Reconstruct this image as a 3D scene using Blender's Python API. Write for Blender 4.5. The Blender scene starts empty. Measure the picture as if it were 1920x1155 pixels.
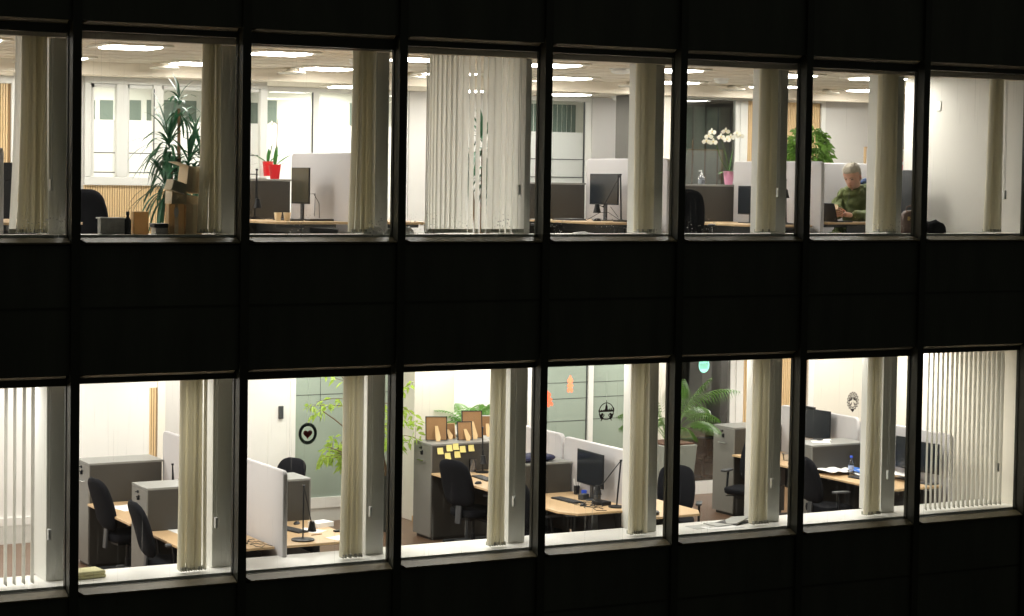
import bpy, bmesh, math, random
from mathutils import Vector, Matrix
from math import sin, cos, pi, radians
random.seed(7)
S = bpy.context.scene
COL = S.collection

# ------------------------------------------------------------------ camera
F_PX, YAW, PITCH, ROLL = 3750.23, 0.46715, -0.042867, 0.0132471
CAM = Vector((-4.38709, -19.03252, 4.95771))
PPX, PPY = 714.0, 491.84
fw = Vector((sin(YAW)*cos(PITCH), cos(YAW)*cos(PITCH), sin(PITCH)))
r0 = Vector((cos(YAW), -sin(YAW), 0)); u0 = r0.cross(fw)
rt = r0*cos(ROLL)+u0*sin(ROLL); up = -r0*sin(ROLL)+u0*cos(ROLL)
def _ray(x, y): return fw + rt*((x-PPX)/F_PX) - up*((y-PPY)/F_PX)
def aty(x, y, Y):
    d = _ray(x, y); return CAM + d*((Y-CAM.y)/d.y)
def atz(x, y, Z):
    d = _ray(x, y); return CAM + d*((Z-CAM.z)/d.z)
def atx(x, y, X):
    d = _ray(x, y); return CAM + d*((X-CAM.x)/d.x)
cd = bpy.data.cameras.new('camera'); cam = bpy.data.objects.new('camera', cd); COL.objects.link(cam)
cam.matrix_world = Matrix.Translation(CAM) @ Matrix((rt, up, -fw)).transposed().to_4x4()
cd.sensor_width = 36; cd.sensor_fit = 'HORIZONTAL'; cd.lens = F_PX/1920*36
cd.shift_x = (960-PPX)/1920; cd.shift_y = -(577.5-PPY)/1920
cd.clip_end = 400; cd.clip_start = .5
cd.dof.use_dof = True; cd.dof.focus_distance = 22.5; cd.dof.aperture_fstop = 8
S.camera = cam

# ------------------------------------------------------------------ constants of the place
W = 1.8          # window pitch
H = 3.5          # storey height
F0, F1 = .12, 3.62      # floors
SIL, HEAD = .828, 2.858  # glass bottom / top of the lower row
CL = 6.4         # upper ceiling
CAB = 1.29       # cabinet height

# ------------------------------------------------------------------ materials
def mat(name, col, rough=.6, metal=0, var=0, vs=6, bump=0, bs=40, spec=.5, emit=None, es=0, alpha=None, trans=0, aniso=None, sss=0, coat=0):
    m = bpy.data.materials.new(name); m.use_nodes = True
    nt = m.node_tree; b = nt.nodes['Principled BSDF']
    b.inputs['Base Color'].default_value = (*col, 1); b.inputs['Roughness'].default_value = rough
    b.inputs['Metallic'].default_value = metal; b.inputs['Specular IOR Level'].default_value = spec
    if coat: b.inputs['Coat Weight'].default_value = coat
    if trans: b.inputs['Transmission Weight'].default_value = trans
    if emit: b.inputs['Emission Color'].default_value = (*emit, 1); b.inputs['Emission Strength'].default_value = es
    tc = nt.nodes.new('ShaderNodeTexCoord')
    if var or bump:
        mp = nt.nodes.new('ShaderNodeMapping'); nt.links.new(tc.outputs['Object'], mp.inputs[0])
        if aniso: mp.inputs['Scale'].default_value = aniso
    if var:
        n = nt.nodes.new('ShaderNodeTexNoise'); n.inputs['Scale'].default_value = vs; n.inputs['Detail'].default_value = 6
        nt.links.new(mp.outputs[0], n.inputs['Vector'])
        mx = nt.nodes.new('ShaderNodeMix'); mx.data_type = 'RGBA'
        mx.inputs['A'].default_value = (*[c*(1-var) for c in col], 1); mx.inputs['B'].default_value = (*[min(1, c*(1+var)) for c in col], 1)
        nt.links.new(n.outputs['Fac'], mx.inputs['Factor']); nt.links.new(mx.outputs['Result'], b.inputs['Base Color'])
    if bump:
        n2 = nt.nodes.new('ShaderNodeTexNoise'); n2.inputs['Scale'].default_value = bs; n2.inputs['Detail'].default_value = 4
        nt.links.new(mp.outputs[0], n2.inputs['Vector'])
        bp = nt.nodes.new('ShaderNodeBump'); bp.inputs['Strength'].default_value = bump; bp.inputs['Distance'].default_value = .01
        nt.links.new(n2.outputs['Fac'], bp.inputs['Height']); nt.links.new(bp.outputs[0], b.inputs['Normal'])
    return m
def glassmat(name, tint=(1,1,1), refl=.08, dust=0.0, frost=0, drops=.9):
    m = bpy.data.materials.new(name); m.use_nodes = True; nt = m.node_tree
    for n in list(nt.nodes): nt.nodes.remove(n)
    out = nt.nodes.new('ShaderNodeOutputMaterial'); t = nt.nodes.new('ShaderNodeBsdfTransparent'); t.inputs[0].default_value = (*tint, 1)
    g = nt.nodes.new('ShaderNodeBsdfGlossy'); g.inputs['Roughness'].default_value = .01
    fr = nt.nodes.new('ShaderNodeFresnel'); fr.inputs['IOR'].default_value = 1.45
    mu = nt.nodes.new('ShaderNodeMath'); mu.operation = 'MULTIPLY'; mu.inputs[1].default_value = refl*12
    mu.use_clamp = True
    nt.links.new(fr.outputs[0], mu.inputs[0])
    mx = nt.nodes.new('ShaderNodeMixShader'); nt.links.new(mu.outputs[0], mx.inputs[0]); nt.links.new(t.outputs[0], mx.inputs[1]); nt.links.new(g.outputs[0], mx.inputs[2])
    last = mx
    if dust:
        tc = nt.nodes.new('ShaderNodeTexCoord')
        d = nt.nodes.new('ShaderNodeBsdfDiffuse'); d.inputs[0].default_value = (.75, .75, .7, 1)
        tl = nt.nodes.new('ShaderNodeBsdfTranslucent'); tl.inputs[0].default_value = (.8, .8, .75, 1)
        ad = nt.nodes.new('ShaderNodeMixShader'); ad.inputs[0].default_value = .6
        nt.links.new(d.outputs[0], ad.inputs[1]); nt.links.new(tl.outputs[0], ad.inputs[2])
        # water marks and drops, denser toward the foot of the pane
        v = nt.nodes.new('ShaderNodeTexVoronoi'); v.inputs['Scale'].default_value = 32; v.inputs['Randomness'].default_value = 1
        nt.links.new(tc.outputs['Object'], v.inputs['Vector'])
        lt = nt.nodes.new('ShaderNodeMath'); lt.operation = 'LESS_THAN'; lt.inputs[1].default_value = .24
        nt.links.new(v.outputs['Distance'], lt.inputs[0])
        nn = nt.nodes.new('ShaderNodeTexNoise'); nn.inputs['Scale'].default_value = 2.2; nt.links.new(tc.outputs['Object'], nn.inputs['Vector'])
        sp = nt.nodes.new('ShaderNodeSeparateXYZ'); nt.links.new(tc.outputs['Generated'], sp.inputs[0])
        r = nt.nodes.new('ShaderNodeMapRange'); r.inputs['From Min'].default_value = 0; r.inputs['From Max'].default_value = .16; r.inputs['To Min'].default_value = drops; r.inputs['To Max'].default_value = 0
        nt.links.new(sp.outputs['Z'], r.inputs['Value'])
        pw = nt.nodes.new('ShaderNodeMapRange'); pw.inputs['From Min'].default_value = .48; pw.inputs['From Max'].default_value = .62
        nt.links.new(nn.outputs['Fac'], pw.inputs['Value'])
        m1 = nt.nodes.new('ShaderNodeMath'); m1.operation = 'MULTIPLY'; nt.links.new(lt.outputs[0], m1.inputs[0]); nt.links.new(r.outputs[0], m1.inputs[1])
        m2 = nt.nodes.new('ShaderNodeMath'); m2.operation = 'MULTIPLY'; nt.links.new(m1.outputs[0], m2.inputs[0]); nt.links.new(pw.outputs[0], m2.inputs[1])
        # vertical streaks
        mp = nt.nodes.new('ShaderNodeMapping'); mp.inputs['Scale'].default_value = (64, 1, .8); nt.links.new(tc.outputs['Object'], mp.inputs[0])
        n3 = nt.nodes.new('ShaderNodeTexNoise'); n3.inputs['Scale'].default_value = 1; n3.inputs['Detail'].default_value = 3; nt.links.new(mp.outputs[0], n3.inputs['Vector'])
        p3 = nt.nodes.new('ShaderNodeMapRange'); p3.inputs['From Min'].default_value = .64; p3.inputs['From Max'].default_value = .74; p3.inputs['To Max'].default_value = dust*3
        nt.links.new(n3.outputs['Fac'], p3.inputs['Value'])
        a1 = nt.nodes.new('ShaderNodeMath'); a1.operation = 'ADD'; nt.links.new(m2.outputs[0], a1.inputs[0]); nt.links.new(p3.outputs[0], a1.inputs[1])
        a2 = nt.nodes.new('ShaderNodeMath'); a2.operation = 'ADD'; a2.inputs[1].default_value = .004; nt.links.new(a1.outputs[0], a2.inputs[0])
        mx2 = nt.nodes.new('ShaderNodeMixShader'); nt.links.new(a2.outputs[0], mx2.inputs[0]); nt.links.new(last.outputs[0], mx2.inputs[1]); nt.links.new(ad.outputs[0], mx2.inputs[2])
        last = mx2
    nt.links.new(last.outputs[0], out.inputs[0]); return m
def translucent(name, col, fac=.5, rough=.6, var=.2, vs=8):
    m = bpy.data.materials.new(name); m.use_nodes = True; nt = m.node_tree; b = nt.nodes['Principled BSDF']
    b.inputs['Base Color'].default_value = (*col, 1); b.inputs['Roughness'].default_value = rough
    out = nt.nodes['Material Output']; t = nt.nodes.new('ShaderNodeBsdfTranslucent'); t.inputs[0].default_value = (*col, 1)
    if var:
        tc = nt.nodes.new('ShaderNodeTexCoord'); n = nt.nodes.new('ShaderNodeTexNoise'); n.inputs['Scale'].default_value = vs
        nt.links.new(tc.outputs['Object'], n.inputs['Vector'])
        mx = nt.nodes.new('ShaderNodeMix'); mx.data_type = 'RGBA'
        mx.inputs['A'].default_value = (*[c*(1-var) for c in col], 1); mx.inputs['B'].default_value = (*[min(1, c*(1+var)) for c in col], 1)
        nt.links.new(n.outputs['Fac'], mx.inputs['Factor']); nt.links.new(mx.outputs['Result'], b.inputs['Base Color']); nt.links.new(mx.outputs['Result'], t.inputs[0])
    ms = nt.nodes.new('ShaderNodeMixShader'); ms.inputs[0].default_value = fac
    nt.links.new(b.outputs[0], ms.inputs[1]); nt.links.new(t.outputs[0], ms.inputs[2]); nt.links.new(ms.outputs[0], out.inputs[0])
    return m
def woodmat(name, a, b_, scale=(1, 14, 14), rough=.4, spec=.4):
    m = bpy.data.materials.new(name); m.use_nodes = True; nt = m.node_tree; b = nt.nodes['Principled BSDF']
    b.inputs['Roughness'].default_value = rough; b.inputs['Specular IOR Level'].default_value = spec
    tc = nt.nodes.new('ShaderNodeTexCoord'); mp = nt.nodes.new('ShaderNodeMapping'); mp.inputs['Scale'].default_value = scale
    nt.links.new(tc.outputs['Object'], mp.inputs[0])
    n = nt.nodes.new('ShaderNodeTexNoise'); n.inputs['Scale'].default_value = 2; n.inputs['Detail'].default_value = 8; n.inputs['Distortion'].default_value = .6
    nt.links.new(mp.outputs[0], n.inputs['Vector'])
    mx = nt.nodes.new('ShaderNodeMix'); mx.data_type = 'RGBA'; mx.inputs['A'].default_value = (*a, 1); mx.inputs['B'].default_value = (*b_, 1)
    nt.links.new(n.outputs['Fac'], mx.inputs['Factor']); nt.links.new(mx.outputs['Result'], b.inputs['Base Color'])
    return m
M = {}
M['facade'] = mat('dark_facade_metal', (.078, .080, .062), .5, .0, .55, 2.2, .3, 30, aniso=(1.6, 1, .35))
M['frame'] = mat('black_window_frame', (.036, .036, .025), .45, 0, .3, 5)
M['sillmetal'] = mat('weathered_sill_metal', (.16, .13, .075), .5, .0, .5, 9, .3, 60, aniso=(.6, 3, 3))
M['soffit'] = mat('bronze_head_trim', (.55, .46, .33), .5, .0, .35, 10)
M['pane'] = glassmat('window_glass', (.93, .95, .93), .045, .035)
M['pane_low'] = glassmat('window_glass_lower', (.93, .95, .93), .045, .10, drops=0)
M['clear'] = glassmat('interior_clear_glass', (.9, .95, .92), .10)
M['darkglass'] = glassmat('dark_office_glass', (.75, .78, .74), .42)
M['white'] = mat('white_paint', (.82, .81, .78), .5, var=.03, vs=2)
M['cream'] = mat('cream_wall_paint', (.80, .76, .67), .6, var=.04, vs=1.5)
M['greywall'] = mat('pale_grey_wall', (.60, .58, .555), .7, var=.04, vs=1.2)
M['column'] = mat('column_paint', (.74, .74, .70), .55, var=.05, vs=2)
M['sill'] = mat('white_sill_board', (.84, .83, .79), .3, var=.06, vs=3)
M['ceil'] = mat('ceiling_tile', (.82, .74, .62), .85, var=.05, vs=1.5)
M['ceilw'] = mat('lower_ceiling_paint', (.8, .79, .76), .85)
M['frost'] = translucent('frosted_white_film', (.86, .87, .84), .5, .5, 0)
M['green'] = mat('green_grey_glass_film', (.33, .39, .335), .25, var=.12, vs=.7, spec=.6)
M['darkblind'] = mat('dark_vertical_curtain', (.17, .21, .185), .7, var=.4, vs=1, aniso=(9, 1, .2))
M['darkroom'] = mat('unlit_office_wall', (.10, .095, .085), .8, var=.35, vs=1.3)  # dark base colour stands in for the missing light in these rooms
M['bluedark'] = mat('blue_dark_panel', (.03, .07, .10), .6, var=.3, vs=1)
M['slat'] = woodmat('oak_slat', (.66, .47, .25), (.78, .58, .33), (14, 14, 1))
M['slatgap'] = mat('slat_backing', (.30, .19, .09), .8)
M['desk'] = woodmat('beech_desk', (.56, .38, .205), (.65, .46, .27), (14, 1.2, 14), .35)
M['floorwood'] = woodmat('brown_floor', (.12, .068, .042), (.19, .112, .07), (1, 8, 8), .3)
M['carpet'] = mat('dark_carpet', (.30, .29, .28), .95, var=.2, vs=20)
M['speckle'] = mat('speckled_base_panel', (.62, .62, .58), .7, var=.12, vs=60)
M['deskmetal'] = mat('grey_desk_metal', (.06, .065, .07), .45, .3)
M['blackplastic'] = mat('black_plastic', (.007, .008, .010), .4, spec=.35)
M['greyplastic'] = mat('grey_plastic', (.05, .053, .057), .45)
M['fabric'] = mat('black_chair_fabric', (.0075, .008, .0105), .9, var=.25, vs=30, bump=.4, bs=220, spec=.12)
M['brownfab'] = mat('brown_chair_cover', (.12, .06, .025), .8, var=.2, vs=10)
M['chrome'] = mat('polished_metal', (.6, .6, .6), .2, 1)
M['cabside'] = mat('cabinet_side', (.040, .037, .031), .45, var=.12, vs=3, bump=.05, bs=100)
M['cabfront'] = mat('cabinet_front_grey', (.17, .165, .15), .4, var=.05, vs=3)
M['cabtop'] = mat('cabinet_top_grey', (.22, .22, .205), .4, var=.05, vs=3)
M['felt'] = mat('grey_felt_screen', (.50, .485, .495), .95, var=.04, vs=60, bump=.2, bs=300)
M['screen'] = mat('dark_screen', (.012, .016, .022), .18, spec=.8)
M['screenol'] = mat('painted_olive_reflection', (.055, .052, .035), .22, spec=.8)  # the olive reflection is put into the base colour
M['blind'] = translucent('cream_blind_fabric', (.86, .82, .68), .36, .8, .03, 3)
M['blindw'] = translucent('pale_blind_fabric', (.94, .93, .88), .55, .8, .03, 3)
M['blindend'] = mat('blind_weight', (.42, .42, .37), .6)
M['paper'] = mat('white_paper', (.85, .85, .84), .7, var=.03, vs=9)
M['papergrey'] = mat('printed_grey_paper', (.42, .42, .40), .7, var=.45, vs=18)
M['bluepaper'] = mat('blue_printed_paper', (.05, .18, .62), .6, var=.2, vs=12)
M['note'] = mat('yellow_note', (.84, .74, .27), .8, var=.05, vs=9)
M['card'] = mat('cardboard', (.84, .69, .50), .85, var=.12, vs=7)
M['cardl'] = mat('pale_cardboard', (.88, .77, .58), .85, var=.1, vs=7)
M['kraft'] = translucent('kraft_envelope', (.82, .62, .36), .35, .8, .08, 7)
M['easel'] = mat('light_easel_board', (.72, .50, .26), .8, var=.06, vs=9)
M['mdf'] = mat('frame_back_board', (.34, .19, .085), .85, var=.1, vs=12)
M['amber'] = mat('amber_glass', (.55, .33, .08), .15, trans=.4)
M['red'] = mat('red_pot_glaze', (.58, .012, .018), .3)
M['pink'] = mat('pink_pot', (.80, .33, .50), .35)
M['darkpot'] = mat('dark_green_pot', (.03, .035, .03), .4)
M['planter'] = mat('grey_green_planter', (.24, .255, .225), .35, var=.06, vs=4)
M['soil'] = mat('soil', (.10, .045, .025), .95, var=.4, vs=40)
M['leafdark'] = translucent('dark_leaf', (.022, .085, .04), .25, .45, .35, 9)
M['leafbush'] = translucent('bush_leaf', (.13, .25, .045), .35, .3, .75, 11)
M['leaflime'] = translucent('lime_leaf', (.40, .56, .10), .5, .5, .4, 6)
M['leafpalm'] = translucent('palm_leaf', (.075, .17, .03), .3, .3, .6, 8)
M['leaforch'] = translucent('orchid_leaf', (.05, .19, .035), .2, .35, .3, 8)
M['leaffern'] = translucent('fern_leaf', (.14, .31, .07), .35, .45, .3, 8)
M['bark'] = mat('bark', (.16, .10, .055), .9, var=.3, vs=30)
M['stem'] = mat('green_stem', (.12, .22, .05), .6)
M['petal'] = translucent('white_petal', (.86, .84, .74), .35, .5, .05, 20)
M['bottle'] = glassmat('clear_plastic', (.86, .9, .97), .25)
M['bluecap'] = mat('blue_cap', (.03, .1, .7), .4)
M['gel'] = mat('white_pump', (.85, .85, .85), .35)
M['orange'] = mat('orange_card', (.88, .16, .07), .7)
M['teal'] = mat('teal_card', (.16, .48, .37), .7)
M['darkgreen'] = mat('dark_green_card', (.004, .03, .022), .6)
M['maroon'] = mat('dark_red_card', (.45, .012, .012), .5)
M['brownblack'] = mat('brown_black_card', (.02, .006, .005), .6)
M['navy'] = mat('navy_cushion', (.012, .014, .045), .9, var=.3, vs=30)
M['brownbag'] = mat('brown_leather', (.15, .10, .085), .6, var=.25, vs=14)
M['brass'] = mat('brass', (.7, .5, .2), .3, 1)
M['jacket'] = mat('olive_jacket', (.10, .125, .038), .75, var=.22, vs=9, bump=.5, bs=14)
M['hoodin'] = mat('blue_hood_lining', (.02, .05, .14), .8)
M['skin'] = mat('skin', (.64, .37, .28), .5, var=.10, vs=14)
M['skin'].node_tree.nodes['Principled BSDF'].inputs['Subsurface Weight'].default_value = .08
M['hair'] = mat('grey_hair', (.44, .40, .33), .85, var=.6, vs=55, bump=1.0, bs=120)
M['brow'] = mat('brow_hair', (.24, .18, .14), .9)
M['eye'] = mat('dark_eye', (.03, .02, .02), .3)
M['lip'] = mat('lip', (.42, .16, .13), .5)
M['trouser'] = mat('dark_trousers', (.03, .035, .04), .9)
M['phonem'] = mat('phone_case', (.42, .24, .07), .4)
M['lampwhite'] = mat('ceiling_panel_light', (1, 1, 1), .5, emit=(1, .96, .90), es=40)
M['lampframe'] = mat('light_trim', (.86, .82, .72), .4)
M['cream_frame'] = mat('white_timber_frame', (.74, .735, .70), .45)
M['asphalt'] = mat('asphalt', (.05, .05, .05), .9, var=.3, vs=8)
M['label'] = mat('blue_white_label', (.4, .5, .8), .5)
M['art'] = mat('pale_landscape_print', (.62, .62, .48), .6, var=.35, vs=3)
M['foodred'] = mat('red_plastic', (.7, .05, .03), .4)
M['yellow'] = mat('yellow_plastic', (.8, .6, .05), .4)

# ------------------------------------------------------------------ mesh builder
class MB:
    def __init__(s): s.v = []; s.f = []
    def add(s, vs, fs):
        o = len(s.v); s.v += [tuple(v) for v in vs]; s.f += [tuple(i+o for i in f) for f in fs]; return s
    def box(s, x0, x1, y0, y1, z0, z1, mtx=None):
        vs = [Vector(p) for p in ((x0,y0,z0),(x1,y0,z0),(x1,y1,z0),(x0,y1,z0),(x0,y0,z1),(x1,y0,z1),(x1,y1,z1),(x0,y1,z1))]
        if mtx: vs = [mtx @ v for v in vs]
        return s.add(vs, [(0,3,2,1),(4,5,6,7),(0,1,5,4),(1,2,6,5),(2,3,7,6),(3,0,4,7)])
    def prism(s, pts, y0, y1, mtx=None):     # pts in xz plane, ccw
        n = len(pts); vs = [Vector((x, y0, z)) for x, z in pts]+[Vector((x, y1, z)) for x, z in pts]
        if mtx: vs = [mtx @ v for v in vs]
        return s.add(vs, [tuple(range(n)), tuple(range(2*n-1, n-1, -1))]+[(i, i+n, (i+1) % n+n, (i+1) % n) for i in range(n)])
    def loft(s, rings, cap=True, closed=True):
        n = len(rings[0]); vs = [p for r in rings for p in r]; fs = []
        for k in range(len(rings)-1):
            for i in range(n if closed else n-1):
                j = (i+1) % n; fs.append((k*n+i, k*n+j, (k+1)*n+j, (k+1)*n+i))
        if cap: fs += [tuple(range(n-1, -1, -1)), tuple((len(rings)-1)*n+i for i in range(n))]
        return s.add(vs, fs)
    def tube(s, path, r, n=6, r1=None):
        path = [Vector(p) for p in path]; rings = []; L = len(path)
        for k, p in enumerate(path):
            t = (path[min(k+1, L-1)]-path[max(k-1, 0)]); t = t.normalized() if t.length > 1e-9 else Vector((0,0,1))
            a = t.cross(Vector((0,0,1))); a = a.normalized() if a.length > 1e-3 else Vector((1,0,0)); b = t.cross(a)
            rr = r if r1 is None else r+(r1-r)*k/(L-1)
            rings.append([p+(a*cos(2*pi*i/n)+b*sin(2*pi*i/n))*rr for i in range(n)])
        return s.loft(rings)
    def lathe(s, prof, n=20, c=(0,0,0), mtx=None):
        rings = [[Vector((c[0]+r*cos(2*pi*i/n), c[1]+r*sin(2*pi*i/n), c[2]+z)) for i in range(n)] for r, z in prof]
        if mtx: rings = [[mtx @ p for p in q] for q in rings]
        return s.loft(rings)
    def strip(s, left, right):
        n = len(left); return s.add(list(left)+list(right), [(i, i+1, n+i+1, n+i) for i in range(n-1)])
def link(name, me, m, parent=None, loc=(0,0,0), rz=0):
    o = bpy.data.objects.new(name, me); COL.objects.link(o)
    if m is not None: me.materials.append(m)
    o.location = loc; o.rotation_euler = (0, 0, rz)
    if parent: o.parent = parent
    return o
def build(name, mb, m, parent=None, loc=(0,0,0), rz=0, bevel=0, smooth=40, label=None):
    me = bpy.data.meshes.new(name); me.from_pydata(mb.v, [], mb.f); me.update()
    bm = bmesh.new(); bm.from_mesh(me); bmesh.ops.recalc_face_normals(bm, faces=bm.faces); bm.to_mesh(me); bm.free()
    o = link(name, me, m, parent, loc, rz)
    if smooth:
        for p in me.polygons: p.use_smooth = True
        me.set_sharp_from_angle(angle=radians(smooth))
    if bevel:
        b = o.modifiers.new('bevel', 'BEVEL'); b.width = bevel; b.segments = 2; b.limit_method = 'ANGLE'
    if label: o['label'] = label
    return o
def tag(o, label, cat, group=None, kind=None):
    o['label'] = label; o['category'] = cat
    if group: o['group'] = group
    if kind: o['kind'] = kind
    return o
def thing(name, label, cat, loc=(0,0,0), rz=0, group=None):
    o = bpy.data.objects.new(name, None); COL.objects.link(o); o.empty_display_size = .1
    o.location = loc; o.rotation_euler = (0, 0, rz); return tag(o, label, cat, group)
def struct(name, mb, m, bevel=0, smooth=40):
    o = build(name, mb, m, None, bevel=bevel, smooth=smooth); o['kind'] = 'structure'; return o
def copy_tree(o, parent=None, name=None):
    c = o.copy(); COL.objects.link(c); c.parent = parent
    for ch in [x for x in bpy.data.objects if x.parent == o]: copy_tree(ch, c)
    return c

# ------------------------------------------------------------------ world: night
w = bpy.data.worlds.new('World'); S.world = w; w.use_nodes = True
nt = w.node_tree; bg = nt.nodes['Background']
bg.inputs[0].default_value = (.95, 1.0, .80, 1); bg.inputs[1].default_value = .034     # faint city night glow
S.view_settings.view_transform = 'Standard'; S.view_settings.look = 'None'; S.view_settings.exposure = 0; S.view_settings.gamma = 1

# ------------------------------------------------------------------ ground outside
g = MB(); g.add([(-80,-80,-3.4),(100,-80,-3.4),(100,60,-3.4),(-80,60,-3.4)], [(0,1,2,3)])
struct('ground', g, M['asphalt'])

# ------------------------------------------------------------------ the building's facade
bl = thing('office_building', 'dark office facade at night with two rows of lit windows between black mullions', 'building', (0, 0, -3.4))
Z0 = 3.4
NB = range(-2, 11)     # bays; bay k spans x (k-1)*W .. k*W
XL, XR = -3*W, 10*W
ML, MR, MP = .062, .031, .145    # mullion left/right of the axis, projection
for k in range(-3, 11):
    b = MB(); x = k*W; b.box(x-ML, x+MR, -MP, .03, -3.2+Z0, 11.05+Z0); build('mullion', b, M['frame'], bl)
for k in NB:
    a, c = (k-1)*W+MR, k*W-ML
    for (z0, z1) in ((-3.2, SIL-.09), (HEAD+.098, SIL+H-.09), (HEAD+H+.098, 11.0)):
        b = MB()
        b.box(a, c, -.10, 0, z0+Z0+.0, z1+Z0)                        # recessed sheet
        build('spandrel_panel', b, M['facade'], bl)
        zm = z1-.62
        if z1-z0 > 1:
            b = MB(); b.box(a+.01, c-.01, -.108, -.101, zm-.012+Z0, zm+.012+Z0); build('panel_joint', b, M['frame'], bl)
    for fl in (0, 1):
        zb, zt = SIL+fl*H+Z0, HEAD+fl*H+Z0
        # wider head frame on the opening windows
        dt = {(1,1): .03, (3,1): .055, (7,1): .035, (1,0): .015, (3,0): .02, (7,0): .025}.get((k, fl), 0)
        fr = MB(); fr.box(a-.004, c+.004, -.02, .03, zt-dt, zt+.055); fr.box(a-.004, c+.004, -.02, .03, zb-.03, zb-.012+.0)
        fr.box(a-.004, a+.006, -.018, .028, zb-.011, zt-dt); fr.box(c-.008, c+.004, -.018, .028, zb-.011, zt-dt)
        wn = build('window', fr, M['frame'], bl)
        if fl == 1 or True:
            p = MB(); p.add([(a, .012, zb-.012), (c, .012, zb-.012), (c, .012, zt-dt), (a, .012, zt-dt)], [(0,1,2,3)])
            build('pane', p, M['pane'] if fl == 1 and k not in (8, 2) else M['pane_low'], wn)
        s = MB(); cut = .055
        top = [(a, -.018, zb-.014), (c, -.018, zb-.014), (c-cut*.25, -.155, zb-.058), (a+cut, -.155, zb-.058)]
        bot = [(x_, y_, z_-.018) for x_, y_, z_ in top]
        s.add(top+bot, [(0,1,2,3),(7,6,5,4),(0,4,5,1),(1,5,6,2),(2,6,7,3),(3,7,4,0)]); build('outer_sill', s, M['sillmetal'], wn, bevel=.003)
        t = MB(); z = zt+.058
        t.add([(a+.02, -.022, z), (c-.02, -.022, z), (c-.035, -.104, z+.034), (a+.075, -.104, z+.034), (a+.02, -.022, z+.038), (c-.02, -.022, z+.038)], [(0,1,2,3),(4,3,2,5),(0,3,4),(1,5,2),(0,4,5,1)])
        build('head_trim', t, M['soffit'], wn)
# slab edge between the storeys and around
b = MB(); b.box(XL, XR, .03, 10.0, 2.98, 3.58); struct('floor_slab', b, M['facade'])
b = MB(); b.box(XL, XR, .03, .16, 3.58, SIL+H-.03); b.box(XL, XR, .03, .16, -.2, SIL-.03)
b.box(XL, XR, .03, .16, HEAD+.004, 2.98); b.box(XL, XR, .03, .16, HEAD+H+.004, 6.6); struct('parapet_wall', b, M['greywall'])
b = MB(); b.box(XL, XR, .02, 10.0, 6.7, 11.0); struct('roof_slab', b, M['facade'])

# ------------------------------------------------------------------ interior shells
def shell(fz, cz, ym, floor_m, ceil_m, nm, walls):
    b = MB(); b.box(XL, XR, .0, 10.2, fz-.1, fz); struct('floor', b, floor_m)
    b = MB(); b.box(XL, XR, .16, ym, cz, cz+.1); struct('ceiling', b, ceil_m)
    b = MB(); b.box(XL-.1, XL, 0, 10.2, fz, cz+.3); b.box(XR+.3, XR+.4, 0, 10.2, fz, cz+.3); struct('side_wall', b, M['white'])
    b = MB(); b.box(XL, XR+.4, 10.1, 10.2, fz, cz+.3); struct('rear_wall', b, walls)
shell(F0, 2.9, 10.2, M['floorwood'], M['ceilw'], 'lower', M['white'])
shell(F1, CL, 5.95, M['carpet'], M['ceil'], 'upper', M['white'])
# sill boards
for fz in (0, H):
    for k in NB:
        b = MB(); b.box((k-1)*W-.14, k*W-.142, .03, .73, SIL-.03+fz, SIL-.001+fz); o = struct('window_sill', b, M['sill'], bevel=.004)
        b = MB(); b.box((k-1)*W-.14, k*W-.142, .031, .12, SIL+fz, SIL+.012+fz); struct('sill_upstand', b, M['sill'], bevel=.003)
    b = MB(); b.box(XL, XR, .66, .72, (F0 if fz == 0 else F1), SIL-.031+fz); struct('radiator_casing', b, M['greywall'])
    for k in [q_ for q_ in range(-2, 11) if q_ != 8]:
        b = MB(); b.box(k*W-.142, k*W+.075, .37, .78, SIL+fz, (2.9 if fz == 0 else CL)); struct('column', b, M['column'], bevel=.004)
# soffit band above the upper windows
b = MB(); b.box(XL, XR, .16, .34, 6.295, 6.40); struct('ceiling_border', b, M['ceil'])

b = MB()
for i in range(46): b.box(XL+.3+i*.6185*.998, XL+.3+i*.6185*.998+.012, .35, 5.94, CL-.003, CL-.0005)
for j in range(9): b.box(XL, XR, .55+j*.62, .562+j*.62, CL-.0032, CL-.0006)
struct('ceiling_grid', b, mat('ceiling_grid_bar', (.66, .57, .44), .7))
# ------------------------------------------------------------------ upper floor, rear side
Y1 = 6.4; Y2 = 8.7
XA = aty(499, 200, Y1).x           # end of the window wall
b = MB(); b.box(XL, XR, 5.95, 6.06, 6.235, CL); struct('ceiling_bulkhead', b, M['ceil'])
b = MB(); b.box(XL, XR, 6.06, 10.2, 6.295, 6.39); struct('rear_ceiling', b, M['ceil'])
def slatpanel(name, x0, x1, y, z0, z1, label, pitch=.034):
    o = thing(name, label, 'wall panel', (x0, y, z0))
    b = MB(); b.box(0, x1-x0, .012, .03, 0, z1-z0); build('backing', b, M['slatgap'], o)
    b = MB(); n = int((x1-x0)/pitch)
    for i in range(n): b.box(i*pitch, i*pitch+pitch*.68, -.004, .011, 0, z1-z0)
    build('slat_cladding', b, M['slat'], o, smooth=0)
    o['kind'] = 'structure'; return o
def px(p, y=Y1, py=240): return aty(p, py, y).x
xw = [px(3.0), px(20), px(27), px(51), px(157)]
slatpanel('slatted_wall_panel', xw[0]-1.0, xw[1], Y1, F1, 6.10, 'oak slat wall panel seen at the far left of the upper office')
b = MB(); b.box(xw[1], xw[2], Y1-.03, Y1+.06, F1, 6.2); b.box(xw[0]-1.0, xw[1], Y1-.03, Y1+.06, 6.105, 6.2); struct('panel_frame', b, M['cream_frame'])
b = MB(); b.box(xw[2]+.001, xw[4], Y1, Y1+.06, F1, 6.24); struct('wall', b, M['greywall'])
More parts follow.
